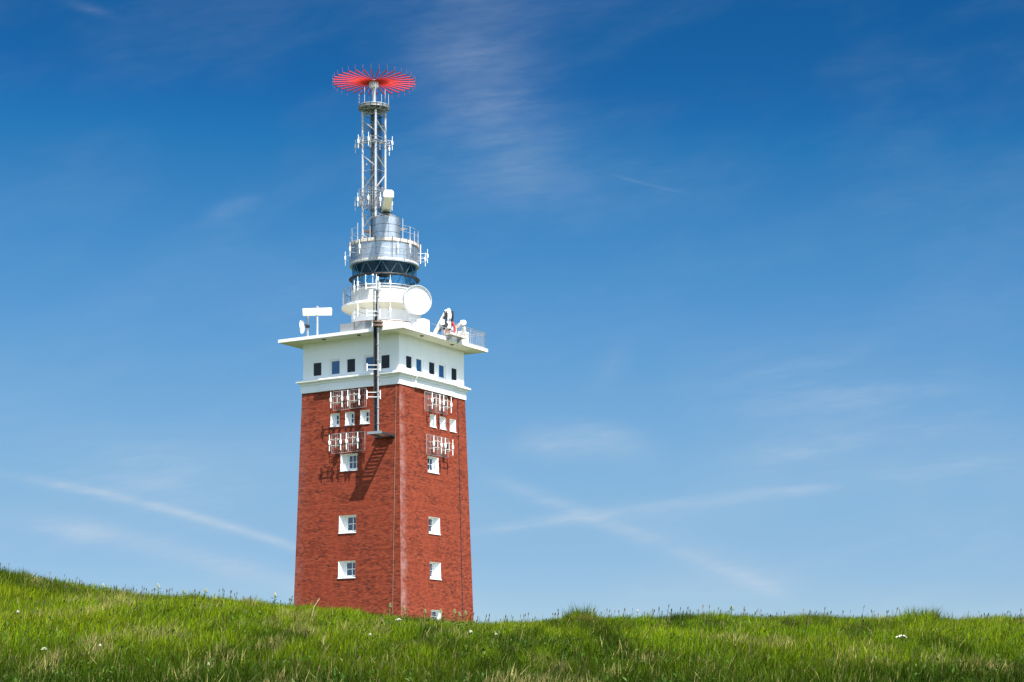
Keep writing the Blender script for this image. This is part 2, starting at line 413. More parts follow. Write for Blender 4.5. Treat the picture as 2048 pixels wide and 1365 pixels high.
# white storey
A_ = 3.63; UZ0, UZ1 = 20.46, 22.831
cols = [-2.53, -1.18, .05, 1.41, 2.62]
UW = {'L': [(c-.41, c+.40, 20.66, 21.66) for c in cols], 'R': [(c-.41, c+.40, 20.72, 21.66) for c in (-2.55, -1.36, -.03, 1.15, 2.51)]}
wall(lambda z: A_, UZ0, UZ1, UW, 'upper_wall', 'white_plaster', tower)
def upper_window(fc, t0, t1, z0, z1, dark):
    fm = FACE[fc]; P = lambda t, d, z: fm(t, d, z, A_)
    rec = .03 if dark else .10
    mb = MB()
    o_ = [P(t0,-.001,z0), P(t1,-.001,z0), P(t1,-.001,z1), P(t0,-.001,z1)]; i_ = [P(t0,rec,z0), P(t1,rec,z0), P(t1,rec,z1), P(t0,rec,z1)]
    mb.add(o_+i_, [(0,1,5,4), (1,2,6,5), (2,3,7,6), (3,0,4,7)])
    w = mb.build('window', 'white_plaster', tower, smooth=False)
    fr = MB()
    def rect(a, b, c, d, d0, d1):
        v = [P(t, d_, z) for d_ in (d0, d1) for t, z in ((a,c),(b,c),(b,d),(a,d))]
        fr.add(v, [(0,1,2,3),(7,6,5,4),(0,4,5,1),(1,5,6,2),(2,6,7,3),(3,7,4,0)])
    f = .10; d0, d1 = rec-.02, rec+.05
    rect(t0, t0+f, z0, z1, d0, d1); rect(t1-f, t1, z0, z1, d0, d1); rect(t0+f, t1-f, z0, z0+f, d0, d1); rect(t0+f, t1-f, z1-f, z1, d0, d1)
    fr.build('frame', 'bright_white', w, smooth=False)
    MB().add([P(t0+f-.01,rec+.02,z0+f-.01), P(t1-f+.01,rec+.02,z0+f-.01), P(t1-f+.01,rec+.02,z1-f+.01), P(t0+f-.01,rec+.02,z1-f+.01)], [(0,1,2,3)]).build(
        'pane', 'dark_blind' if dark else 'blue_pane', w, smooth=False, label='black blacked-out pane' if dark else 'blue reflecting pane')
for fc in 'LR':
    for i, w in enumerate(UW[fc]): upper_window(fc, *w, i % 2 == 0)

# cornice: a ring with a projecting middle length on every side
def sq_ring(mb, prof, n=4):                       # prof: (half, z) from inner bottom around to inner top
    pts = []
    for h, z in prof: pts.append([(-h,-h,z),(h,-h,z),(h,h,z),(-h,h,z)])
    for a, b in zip(pts, pts[1:]):
        for i in range(4):
            j = (i+1) % 4; mb.add([a[i], a[j], b[j], b[i]], [(0,1,2,3)])
co = MB()
CP = [(3.62,19.72),(3.735,19.722),(3.735,20.17),(3.79,20.20),(3.79,20.27),(3.86,20.31),(3.90,20.35),(3.96,20.37),(3.96,20.455),(3.90,20.475),(3.632,20.60)]
sq_ring(co, CP)
for fc in 'LRBW':
    prof = [(h+(.11 if 0 < i < len(CP)-1 else 0), z-(.004 if i < 2 else 0)+(.004 if i > 6 else 0)) for i, (h, z) in enumerate(CP)]
    a, b = (-2.15, 2.2)
    V = [FACE[fc](t, 0, z, h) for t in (a, b) for h, z in prof]; k = len(prof)
    F = [(i, k+i, k+i+1, i+1) for i in range(k-1)]+[tuple(range(k-1, -1, -1)), tuple(range(k, 2*k))]
    co.add(V, F)
co.build('cornice', 'white_paint', tower, smooth=False)
# roof slab: fascia and top white, underside tinted cream for light bounced off the grass
B_ = 4.74; RZ0, RZ1 = 22.83, 23.03
MB().add([(-B_,-B_,RZ0+.004),(B_,-B_,RZ0+.004),(B_,B_,RZ0+.004),(-B_,B_,RZ0+.004),(-B_,-B_,RZ1),(B_,-B_,RZ1),(B_,B_,RZ1),(-B_,B_,RZ1)],
         [(3,2,1,0),(4,5,6,7),(0,1,5,4),(1,2,6,5),(2,3,7,6),(3,0,4,7)]).build('roof_slab', 'white_paint', tower, smooth=False)
so = MB(); sq_ring(so, [(B_-.002, RZ0+.001), (3.60, RZ0+.001)]); so.build('soffit', 'soffit_paint', tower, smooth=False)
for p in ((-1.55,-4.25), (1.1,-4.25), (4.25,-2.1), (4.25,1.3)):
    MB().lathe([(.001,22.79),(.12,22.79),(.12,22.829)], p, 16).build('soffit_light', 'dark_steel', tower)
# lightning conductors down the two faces
def hline(z): return HB(z)+.025
MB().path([(3.47, -hline(z), z) for z in (19.7, 12., Z_BOT)], .011, 5).build('lightning_conductor', 'planks', tower)
rp = MB(); rp.path([(hline(z), 2.78, z) for z in (19.7, 12., Z_BOT)], .022, 6)
for z in np.arange(5.3, 19.5, .52): rp.box(hline(z)-.03, hline(z)+.03, 2.74, 2.82, z, z+.06)
rp.build('lightning_conductor', 'dark_steel', tower)

# lower drum, gallery, parapet
MB().lathe([(2.07,23.03),(2.07,25.15)], n=96).build('lower_drum', 'white_paint', tower)
rr = MB(); rr.ring(2.40, 24.10, .035, n=72); rr.ring(2.40, 23.85, .02, n=72, k=6)
for i in range(18):
    t = 2*PI*i/18; rr.tube((2.4*math.cos(t), 2.4*math.sin(t), 23.03), (2.4*math.cos(t), 2.4*math.sin(t), 24.1), .02, 6)
rr.build('drum_rail', 'rusty_steel', tower)
MB().lathe([(2.04,24.90),(2.20,24.93),(2.66,25.17),(2.70,25.19),(2.70,25.31),(2.66,25.33),(2.0,25.34)][3:], n=96).build('gallery', 'white_paint', tower)
MB().lathe([(2.04,24.90),(2.20,24.93),(2.66,25.17),(2.699,25.19)], n=96).build('gallery_soffit', 'shaded_cream', tower)
MB().lathe([(2.06,25.32),(2.06,26.22),(2.12,26.24),(2.12,26.29),(1.9,26.30)], n=96).build('parapet', 'parapet_paint', tower)
gr = MB(); gr.ring(2.62, 26.32, .022, n=80, k=6); gr.ring(2.62, 25.42, .014, n=80, k=6); gr.ring(2.62, 26.2, .01, n=80, k=5)
for i in range(88):
    t = 2*PI*i/88; gr.tube((2.62*math.cos(t), 2.62*math.sin(t), 25.32), (2.62*math.cos(t), 2.62*math.sin(t), 26.32), .022 if i % 11 == 0 else .008, 5, caps=False)
gr.build('gallery_railing', 'galvanised_steel', tower)
br = MB(); br.ring(2.13, 26.42, .014, n=72, k=6)
for i in range(44):
    t = 2*PI*i/44; br.tube((2.13*math.cos(t), 2.13*math.sin(t), 26.27), (2.13*math.cos(t), 2.13*math.sin(t), 26.42), .009, 5, caps=False)
br.build('parapet_rail', 'rusty_steel', tower)
# lantern
MB().lathe([(2.03,26.29),(2.03,27.92)], n=96).build('lantern_glass', 'lantern_glass', tower)
gb = MB()
for tier, (za, zb) in enumerate(((26.29, 27.08), (27.08, 27.92))):
    n = 12
    for i in range(n):
        for sgn in (1, -1):
            t = 2*PI*(i+.5*tier)/n; t2 = t+sgn*PI/n
            q = [(2.0*math.cos(t+(t2-t)*k/4), 2.0*math.sin(t+(t2-t)*k/4), za+(zb-za)*k/4) for k in range(5)]
            for p0, p1 in zip(q, q[1:]): gb.tube(p0, p1, .019, 5, caps=False)
gb.build('glazing_bars', 'grey_panel', tower)
lr = MB(); lr.lathe([(2.06,27.0),(2.16,27.02),(2.16,27.13),(2.06,27.15)], n=96); lr.ring(2.22, 27.07, .025, n=80, k=6)
for i in range(30):
    t = 2*PI*i/30; lr.box(*sum(([2.17*f(t)-.03, 2.17*f(t)+.03] for f in (math.cos, math.sin)), []), 27.03, 27.12)
lr.build('lantern_ring', 'dark_steel', tower)
li = MB(); li.disc(2.0, 27.90, up=False); li.lathe([(.5,27.9),(.5,27.35),(.001,27.35)], n=24); li.build('lantern_ceiling', 'interior_dark', tower)
le = MB(); le.lathe([(.001,26.1),(.3,26.15),(.3,26.4),(.45,26.5),(.52,26.75),(.45,27.0),(.3,27.1),(.001,27.12)], n=32)
le.build('lamp_lens', 'lens_glass', tower)
MB().disc(2.0, 26.1).build('lantern_floor', 'interior_dark', tower)
# metal clad drum above the lantern, with deck
md = MB(); md.lathe([(1.98,27.86),(2.19,27.87),(2.19,27.93),(2.13,27.95),(2.13,29.10)], n=96)
for z in (27.99, 28.3, 28.68, 29.05): md.ring(2.131, z, .012, n=96, k=6)
for i in range(14):
    t = 2*PI*(i+.3)/14; md.tube((2.135*math.cos(t), 2.135*math.sin(t), 27.95), (2.135*math.cos(t), 2.135*math.sin(t), 29.1), .012, 5)
md.build('metal_drum', 'aluminium_sheet', tower)
MB().lathe([(2.14,27.935),(2.17,27.945),(2.17,28.06),(2.14,28.07)], n=96).build('drum_band', 'rust_white', tower)
MB().lathe([(2.13,29.08),(2.20,29.09),(2.20,29.26),(2.17,29.28),(.001,29.30)], n=96).build('deck', 'rust_white', tower)
dp = MB()
for i in range(26):
    t = 2*PI*i/26; dp.box(2.2*math.cos(t)-.02, 2.2*math.cos(t)+.02, 2.2*math.sin(t)-.02, 2.2*math.sin(t)+.02, 29.05, 29.36)
    if i % 2: dp.tube((2.19*math.cos(t), 2.19*math.sin(t), 28.06), (2.19*math.cos(t), 2.19*math.sin(t), 29.2), .011, 5)
dp.build('deck_brackets', 'rusty_steel', tower)
# deck railing: posts and thin rails at the two sides and the back
dr = MB()
def pt(a, R, z): return (R*math.cos(a), R*math.sin(a), z)
az = lambda dx, dy: math.atan2(*reversed(lw(dx, dy)))
for dx, dy, zt in ((-1.95,-.75,30.15),(-2.05,.35,29.95),(-1.55,-1.4,30.35),(-.75,-1.95,30.0),(1.25,-1.7,30.55),(1.70,-1.30,30.15),(1.92,-.85,29.95),(2.08,.2,30.2),(1.8,1.05,30.3),(.9,1.9,30.25),(-1.5,1.4,30.25)):
    a = az(dx, dy); dr.tube(pt(a, 2.12, 29.25), pt(a, 2.12, zt), .028, 6)
a0, a1 = az(1.25,-1.7), az(.9, 1.9)
if a1 < a0: a1 += 2*PI
for z in (29.75, 30.12): dr.ring(2.12, z, .011, n=40, k=5, t0=a0, t1=a1)
b0, b1 = az(-1.5,1.4), az(-1.55,-1.4)
if b1 < b0: b1 += 2*PI
for z in (29.75, 30.1): dr.ring(2.12, z, .011, n=30, k=5, t0=b0, t1=b1)
dr.build('deck_railing', 'bright_steel', tower)
# sheet-metal turret on the deck
TC = lw(.20, -1.18)
tu = MB(); tu.lathe([(.88,29.28),(.88,30.62),(.90,30.64),(.86,30.68),(.40,30.92),(.34,30.94)], TC, 64); tu.build('turret', 'aluminium_sheet', tower)
ts = MB()
for z in (29.68, 30.15): ts.ring(.883, z, .010, TC, 64, 6)
for k in range(4):
    t = az(.2,-1)+k*PI/2; ts.tube((TC[0]+.885*math.cos(t), TC[1]+.885*math.sin(t), 29.3), (TC[0]+.885*math.cos(t), TC[1]+.885*math.sin(t), 30.62), .010, 5)
    for z in (29.68, 30.15): ts.sphere((TC[0]+.885*math.cos(t), TC[1]+.885*math.sin(t), z), .03, 8, 6)
ts.build('turret_seams', 'dark_steel', tower)
MB().lathe([(.34,30.88),(.34,31.00),(.30,31.03)], TC, 32).build('turret_neck', 'dark_steel', tower)
# small bracket shelf right of the turret
sx = lw(1.22, -1.3); MB().box(sx[0]-.3, sx[0]+.25, sx[1]-.15, sx[1]+.15, 29.95, 30.03).build('shelf_bracket', 'galvanised_steel', tower)
sx = lw(-.9, -.4); MB().box(sx[0]-.25, sx[0]+.25, sx[1]-.25, sx[1]+.25, 30.0, 30.12).build('shelf_bracket', 'rusty_steel', tower)

# roof railing at the far right corner, screens at the front left edge
rl = MB()
Ys = np.linspace(.95, 4.6, 24)
for i, y in enumerate(Ys): rl.tube((4.62, y, 23.03), (4.62, y, 24.05), .028 if i in (0, 12, 23) else .010, 5, caps=False)
for z in (24.05, 23.93, 23.12): rl.tube((4.62, .95, z), (4.62, 4.6, z), .02 if z > 24 else .012, 6)
for i, x in enumerate(np.linspace(4.62, -2.0, 42)): rl.tube((x, 4.6, 23.03), (x, 4.6, 24.05), .028 if i % 14 == 0 else .010, 5, caps=False)
for z in (24.05, 23.93, 23.12): rl.tube((4.62, 4.6, z), (-2., 4.6, z), .02 if z > 24 else .012, 6)
rl.tube((4.62,-1.55,23.62), (4.62,.95,23.62), .018, 6); rl.tube((4.62,-.4,23.03), (4.62,-.4,23.62), .02, 6)
rl.build('roof_railing', 'galvanised_steel', tower)
sn = MB()
for a, b in ((-.06, .98), (1.02, 2.22)): sn.box(a, b, -4.52, -4.50, 23.08, 23.56)
w_ = sn.build('roof_screen', 'grey_panel', tower)
for x in (-.08, 1.0, 2.24): MB().tube((x,-4.54,23.03), (x,-4.54,23.58), .022, 6).build('post', 'planks', w_)
MB().box(2.3, 4.70, -4.70, -4.2, 23.03, 23.16).build('roof_kerb', 'white_paint', tower, smooth=False)

# ------------------------------------------------------------------ ground
def value_noise(x, y, cell, seed):
    r = np.random.default_rng(seed).random((256, 256)); gx, gy = x/cell, y/cell
    ix, iy = np.floor(gx).astype(int), np.floor(gy).astype(int); fx, fy = gx-ix, gy-iy
    fx = fx*fx*(3-2*fx); fy = fy*fy*(3-2*fy); a = lambda i, j: r[(ix+i) % 256, (iy+j) % 256]
    return (a(0,0)*(1-fx)+a(1,0)*fx)*(1-fy)+(a(0,1)*(1-fx)+a(1,1)*fx)*fy
HY = np.array([-3000,-80,-20,0,8,15,20,25,30,35,40,46,52,58,66,80,100,116,124,200,500,3000.])
HZ = np.array([-3,-2.6,-2.1,-1.65,-1.15,-.62,-.22,.20,.62,1.05,1.44,1.84,2.17,2.42,2.74,3.30,4.16,4.86,5.05,5.3,4,0.])
CRX = np.array([-3000,-60,-30,-20,-13.5,-12.8,-12.2,-11.6,-10.3,-9.2,-8.25,-7.,-5.74,-4.9,-4.,-3.0,-2.0,-1.1,-.3,.9,1.3,1.7,2.1,2.3,3.6,5.,7.6,9.5,11.0,12.2,13.5,20,60,3000.])
CRY = np.array([1000,1000,1040,1080,1141,1160,1170,1181,1185,1188,1191,1198,1206,1213,1220,1230,1238,1241,1240,1237,1231,1227,1228,1232,1231,1226,1229,1231,1235,1240,1231,1225,1225,1225.])
CRD = (1238-CRY)/3933*52.0
def smooth_interp(x, X, Y):
    i = np.clip(np.searchsorted(X, x)-1, 0, len(X)-2); t = np.clip((x-X[i])/(X[i+1]-X[i]), 0, 1)
    m = np.gradient(Y, X); h = X[i+1]-X[i]; t2, t3 = t*t, t*t*t
    return (2*t3-3*t2+1)*Y[i]+(t3-2*t2+t)*h*m[i]+(-2*t3+3*t2)*Y[i+1]+(t3-t2)*h*m[i+1]
def height(x, y):
    x = np.asarray(x, float); y = np.asarray(y, float)
    k = np.clip((y-22)/30, 0, 1); k = k*k*(3-2*k)
    far = 1-np.clip((y-62)/40, 0, 1)*.75
    z = -.12+np.interp(y, HY, HZ)*.35+smooth_interp(y, HY, HZ)*.65
    z = z+np.interp(x, CRX, CRD)*k*far
    near = np.exp(-((y-40)/60)**2)
    return z+near*((value_noise(x, y, 3.1, 1)-.5)*.13+(value_noise(x, y, 1.1, 2)-.5)*.08)
def ground():
    ax = np.concatenate([[-3000,-1200,-500,-250,-140,-90,-60,-45], np.linspace(-34, 34, 160), [45,60,90,140,250,500,1200,3000]])
    ay = np.concatenate([[-3000,-1000,-300,-100,-50,-25,-10,0,6,11], np.linspace(15, 70, 170), [75,80,86,92,98,104,110,116,124,132,145,165,200,260,350,500,900,1600,3000]])
    X, Y = np.meshgrid(ax, ay); Z = height(X, Y); nx, ny = len(ax), len(ay)
    V = np.stack([X, Y, Z], -1).reshape(-1, 3)
    i = np.arange(nx-1)[None, :]+nx*np.arange(ny-1)[:, None]; F = np.stack([i, i+1, i+nx+1, i+nx], -1).reshape(-1, 4)
    me = bpy.data.meshes.new('ground'); me.from_pydata(V.tolist(), [], F.tolist()); me.update()
    me.polygons.foreach_set('use_smooth', [True]*len(me.polygons)); me.materials.append(M['soil'])
    o = bpy.data.objects.new('ground', me); COL.objects.link(o); o['kind'] = 'structure'; return o
ground()

# ------------------------------------------------------------------ antennas on the tower
DIP = 'white dipole antennas on the tower'
def make_dipole(base, label, half=.44, rod_r=.017):
    """vertical dipole with its feed box; arms along -x of the thing"""
    t = thing('dipole_antenna', base, label, 'antenna', DIP); b = Vector(base)
    P = lambda x, y, z: tuple(b+Vector((x, y, z)))
    MB().tube(P(0,0,.1), P(0,0,half), rod_r, 8).build('rod', 'bright_white', t)
    MB().tube(P(0,0,-half), P(0,0,-.12), rod_r*1.15, 8).build('rod', 'bright_white', t)
    MB().lathe([(.001,-.135),(.052,-.13),(.062,-.11),(.062,.07),(.045,.11),(.02,.16),(.001,.16)], (b.x, b.y), 12).build('feed_box', 'bright_white', t)
    for o in t.children:
        if o.name.startswith('feed_box'):
            for v in o.data.vertices: v.co.z += b.z
    a = MB(); a.tube(P(-1,0,0), P(0,0,0), .014, 6); 
    for z in (.14, -.16):
        o = a.build('arm', 'bright_steel', t); o.location = (0, 0, z)
    return t
dip0 = None
_dark = {}
def dark_arm(me):
    if me.name not in _dark:
        m2 = me.copy(); m2.materials.clear(); m2.materials.append(M['rusty_steel']); _dark[me.name] = m2
    return _dark[me.name]
def dipole(dx, dy, z, label, arm_to, scale=1.):
    """dx, dy: offset from the tower axis across / along the view of the front"""
    global dip0
    x, y = lw(dx, dy); ax, ay = lw(*arm_to)
    rot = math.atan2(y-ay, x-ax); L = math.hypot(y-ay, x-ax)
    if dip0 is None:
        dip0 = make_dipole((x, y, z), label); t = dip0; t.rotation_euler = (0, 0, YAW+rot)
    else: t = dup(dip0, (x, y, z), rot, label)
    for c in t.children:
        if c.name.startswith('arm'):
            c.scale = (L, 1, 1)
            if z < 26: c.data = dark_arm(c.data)
    return t
F = 3933.2
def off(px, D): return ((px-1024)/F*D-CX, D-CY)   # offset of a measured bearing at distance D
MC = off(748, 125.2)                              # mast centre
# upper and lower mast rings
ML, MN, MR = off(725.3,125.05), off(751,124.5), off(770.5,125.26)
for px, D, z, to, lab in (
    (711, 126.0, 36.1, ML, 'white dipole antenna farthest out on the left of the mast\'s upper antenna ring'),
    (716.5, 124.9, 36.1, ML, 'second white dipole antenna from the left on the mast\'s upper antenna ring'),
    (737, 124.5, 36.15, ML, 'white dipole antenna in front between the mast legs on the upper antenna ring'),
    (778.5, 126.4, 36.05, MR, 'white dipole antenna hanging lowest at the right of the mast\'s upper antenna ring'),
    (784.5, 125.3, 36.1, MR, 'outermost white dipole antenna on the right of the mast\'s upper antenna ring'),
    (710.5, 126.0, 32.4, ML, 'white dipole antenna farthest out on the left of the mast\'s lower cage'),
    (715.6, 124.9, 32.4, ML, 'second white dipole antenna from the left at the mast\'s lower cage'),
    (736.6, 124.5, 32.4, ML, 'white dipole antenna in front between the mast legs at the lower cage'),
    (760.7, 124.2, 32.25, MN, 'white dipole antenna between the mast\'s near leg and the long radar box'),
    (784, 125.9, 32.4, MR, 'white dipole antenna half hidden behind the long radar box above the turret')):
    dx, dy = off(px, D); dipole(dx, dy, z, lab, to)
# around the metal drum
for px, D, z, lab in (
    (690.5, 125.1, 28.70, 'outermost white dipole antenna on the left of the metal drum'),
    (700, 122.55, 28.70, 'upper left white dipole antenna standing off the metal drum, sky behind it'),
    (719, 121.9, 28.72, 'white dipole antenna in front of the left side of the metal drum'),
    (796, 121.9, 28.72, 'white dipole antenna in front of the metal drum, right of its middle'),
    (820.5, 121.7, 28.70, 'white dipole antenna in front of the right side of the metal drum'),
    (850.5, 125.4, 28.70, 'lower of the two white dipole antennas right of the metal drum'),
    (855, 124.4, 28.70, 'outermost white dipole antenna on the right of the metal drum'),
    (708.5, 122.2, 26.25, 'left white dipole antenna of the pair above the gallery railing\'s left part'),
    (715.5, 121.5, 26.33, 'right white dipole antenna of the pair above the gallery railing\'s left part'),
    (753, 121.0, 26.36, 'white dipole antenna before the lantern glass, just left of the pole top'),
    (780.5, 121.1, 26.33, 'white dipole antenna before the lantern glass, right of the pole top'),
    (708.3, 122.2, 24.72, 'leftmost white dipole antenna under the gallery floor'),
    (715.5, 121.5, 24.77, 'second white dipole antenna from the left under the gallery floor'),
    (753, 121.0, 24.74, 'white dipole antenna under the gallery floor, just left of the pole'),
    (780.5, 121.1, 24.64, 'white dipole antenna under the gallery floor, right of the pole')):
    dx, dy = off(px, D); r = math.hypot(dx, dy); R = 2.15 if z > 27 else (2.63 if z > 26 else 2.08); k = min(R/r, .99)
    dipole(dx, dy, z, lab, (dx*k, dy*k))
# plain rod at the right of the drum
x, y = lw(*off(841, 123.9)); t = thing('rod_antenna', (x, y, 28.1), 'plain thin white rod antenna close to the right side of the metal drum', 'antenna')
MB().tube((x,y,28.1), (x,y,29.3), .03, 8).build('rod', 'bright_white', t)
k = 2.15/math.hypot(x, y); MB().tube((x,y,28.3), (x*k,y*k,28.3), .014, 6).build('arm', 'bright_steel', t); MB().tube((x,y,29.0), (x*k,y*k,29.0), .014, 6).build('arm', 'bright_steel', t)

# reflector arrays on the brick
def array(fc, t_l, zt, zb, label):
    h = HB((zt+zb)/2); fm = FACE[fc]; P = lambda t, d, z: fm(t, -d, z, h)
    g0, g1 = .20, .65
    base = P(t_l+1.25, 0, zb); th = thing('antenna_array', base, label, 'antenna array', 'white grid antenna arrays on the brick walls')
    for k in range(2):
        a = t_l+k*1.285; b = a+1.22; z0, z1 = zb-(.0 if k == 0 else -.03), zt
        fr = MB(); r = .05; cs = []
        for cx_, cz_, q in ((b-r, z1-r, 0), (a+r, z1-r, 1), (a+r, z0+r, 2), (b-r, z0+r, 3)):
            cs += [P(cx_+r*math.cos(q*PI/2+j*PI/8), g0, cz_+r*math.sin(q*PI/2+j*PI/8)) for j in range(5)]
        fr.path(cs+[cs[0]], .014, 6)
        for q in range(1, 8): tt = a+(b-a)*q/8; fr.tube(P(tt,g0,z0+.01), P(tt,g0,z1-.01), .0055 if q not in (3, 5) else .009, 5)
        for q in (1, 2): z = z0+(z1-z0)*q/3; fr.tube(P(a,g0,z), P(b,g0,z), .010, 6)
        g = fr.build('reflector_grid', 'bright_steel', th)
        ar = MB()
        zc = (z0+z1)/2
        for z in (zc-.19, zc+.20):
            ar.tube(P(a+.15,g1,z), P(a+1.0,g1,z), .018, 6)
            ar.tube(P(a+.62,.0,z), P(a+.62,g1,z), .022, 6)
        ar.tube(P(a+.62,g1-.02,zc-.3), P(a+.62,g1-.02,zc+.3), .028, 6)
        ar.build('dipole_frame', 'rust_white', th)
        for z in (z0+.12, z1-.12):
            for tt in (a+.1, b-.1): MB().tube(P(tt,.0,z), P(tt,g0,z), .010, 6).build('support_arm', 'rusty_steel', g)
        mo = MB(); jb = P(a+.72, g0+.13, zc); mo.obox(jb, (1,0,0), (0,1,0), (0,0,1), .09, .09, .2)
        mo.build('junction_box', 'dark_steel', g)
        for tt in (a+.15, a+1.0):
            d = MB(); p = P(tt, g1, zc)
            d.tube((p[0],p[1],zc-.50), (p[0],p[1],zc+.50), .031, 8, r2=.026)
            dd = d.build('dipole', 'bright_white', th)
            e = MB(); e.lathe([(.001,zc-.14),(.06,zc-.135),(.075,zc-.11),(.075,zc+.07),(.05,zc+.12),(.022,zc+.17),(.001,zc+.17)], (p[0], p[1]), 12)
            e.build('feed_box', 'bright_white', dd)
    return th
array('L', -1.11, 19.60, 18.44, 'white grid antenna array under the cornice on the darker left brick face')
array('L', -1.16, 16.98, 15.78, 'white grid antenna array below the three small windows of the darker left brick face')
array('R', -1.25, 19.57, 18.41, 'white grid antenna array under the cornice on the brighter right brick face')
array('R', -1.18, 16.95, 15.73, 'white grid antenna array below the three small windows of the brighter right brick face')

# lattice mast
MZ0, MZ1 = 29.29, 38.0
corners = [lw(*ML), lw(*MN), lw(*MR)]; corners.append((corners[0][0]+corners[2][0]-corners[1][0], corners[0][1]+corners[2][1]-corners[1][1]))
mc = (sum(c[0] for c in corners)/4, sum(c[1] for c in corners)/4)
mast = thing('lattice_mast', (*mc, MZ0), 'slim grey steel lattice mast rising from the deck behind the turret', 'mast')
for c in corners:
    lg = MB(); lg.tube((*c, MZ0), (*c, MZ1), .078, 12)
    for z in (30.2, 32.9, 36.15): lg.lathe([(.08,z-.03),(.115,z-.03),(.115,z+.03),(.08,z+.03)], c, 12)
    lg.build('leg', 'bright_steel', mast)
for i in range(4):
    a, b = corners[i], corners[(i+1) % 4]; bm_ = MB()
    zz = [29.6, 31.54, 33.02, 34.05, 35.2, 36.2, 36.75, 37.5]
    nodes = [(b, 37.75), (a, 37.85)]
    for (za, zb, flip) in ((37.45, 36.65, 0), (35.25, 34.43, 0), (34.05, 33.02, 1), (31.55, 30.55, 1), (30.2, 29.5, 0)):
        p, q = (a, b) if not flip else (b, a)
        bm_.tube((*p, za), (*q, zb), .045, 8)
    for z in (37.78, 36.15, 33.0): bm_.tube((*a, z), (*b, z), .03, 8)
    for z in (37.1, 34.25, 31.5, 30.2): bm_.tube((*a, z), (*b, z), .018, 6)
    bm_.build('bracing', 'galvanised_steel', mast)
ld = MB(); lx = (mc[0]*.5+corners[3][0]*.5, mc[1]*.5+corners[3][1]*.5)
rx = lw(.14, .05); 
for s_ in (-1, 1): ld.tube((lx[0]+s_*rx[0], lx[1]+s_*rx[1], MZ0), (lx[0]+s_*rx[0], lx[1]+s_*rx[1], MZ1), .022, 6)
for z in np.arange(MZ0+.2, MZ1, .28): ld.tube((lx[0]-rx[0], lx[1]-rx[1], z), (lx[0]+rx[0], lx[1]+rx[1], z), .013, 5)
ld.build('ladder', 'dark_steel', mast)
cb = MB()
for k in range(9):
    q = lw((.02 if k < 4 else .22)+.05*k, .12); cb.tube((mc[0]+q[0]-.2, mc[1]+q[1], MZ0), (mc[0]+q[0]-.2, mc[1]+q[1], MZ1), .018, 5)
cb.build('cables', 'black_rubber', mast)
def square(mb, c, hs, z, r):
    e = [(c[0]+sx_*hs, c[1]+sy_*hs, z) for sx_, sy_ in ((-1,-1),(1,-1),(1,1),(-1,1))]
    mb.path(e+[e[0]], r, 6)
for z, nm in ((36.1, 'antenna_ring'), (32.4, 'antenna_ring')):
    rg = MB()
    for dz in (.18, -.18): square(rg, mc, .70, z+dz, .022)
    for sx_ in (-1, 1):
        for sy_ in (-1, 1): rg.bar((mc[0]+sx_*.42, mc[1]+sy_*.42, z), (mc[0]+sx_*.7, mc[1]+sy_*.7, z), .05)
    rg.build(nm, 'galvanised_steel', mast)
rk = random.Random(5)
fl = MB()
for z in (36.1, 32.4):
    for k in range(7):
        q = (mc[0]+rk.uniform(-.75, .75), mc[1]+rk.uniform(-.75, .2)); fl.box(q[0]-.04, q[0]+.04, q[1]-.04, q[1]+.04, z-.5+rk.random()*.6, z-.3+rk.random()*.7)
fl.build('junction_box', 'galvanised_steel', mast)
cg = MB()
for dz in (-.5, -.1, .25, .55): square(cg, mc, .74, 32.5+dz, .012)
for k in range(10):
    u = -.74+1.48*k/9
    for e in ((u,-.74),(u,.74),(-.74,u),(.74,u)): cg.tube((mc[0]+e[0], mc[1]+e[1], 32.0), (mc[0]+e[0], mc[1]+e[1], 33.05), .009, 5, caps=False)
for k in range(12): u = -.7+1.4*k/11; cg.box(mc[0]+u-.012, mc[0]+u+.012, mc[1]-.7, mc[1]+.7, 31.96, 31.98)
cg.build('safety_cage', 'galvanised_steel', mast)
# top platform
pf = MB(); pf.lathe([(.001,38.27),(.96,38.27),(.97,38.30),(.97,38.35),(.93,38.37),(.001,38.38)], mc, 40)
pl = pf.build('platform', 'grey_panel', mast)
bt = MB()
for k in range(4):
    t = PI*k/4+.3; bt.bar((mc[0]-.95*math.cos(t), mc[1]-.95*math.sin(t), 38.2), (mc[0]+.95*math.cos(t), mc[1]+.95*math.sin(t), 38.2), .07, .10)
bt.ring(.74, 38.08, .03, mc, 40, 6); bt.ring(.98, 38.22, .025, mc, 40, 6)
for c in corners: bt.bar((c[0], c[1], 37.98), (mc[0], mc[1], 37.98), .1, .08)
for k in range(12):
    t = PI*k/6; bt.bar((mc[0]+.74*math.cos(t), mc[1]+.74*math.sin(t), 38.08), (mc[0]+.93*math.cos(t+.4), mc[1]+.93*math.sin(t+.4), 38.25), .03)
bt.build('beam', 'galvanised_steel', pl)
MB().lathe([(.93,38.36),(.995,38.37),(.995,38.41),(.93,38.42)], mc, 40).build('rim', 'bright_steel', pl)
for dx, ht, D in ((-.96,.95,125.4),(-.55,1.15,124.5),(.16,1.2,124.3),(.52,.65,124.6),(.74,1.0,124.75),(.93,.85,125.1)):
    q = lw(MC[0]+dx, D-CY); MB().tube((*q, 38.15), (*q, 38.35+ht), .020, 6).build('whip', 'bright_steel', mast)

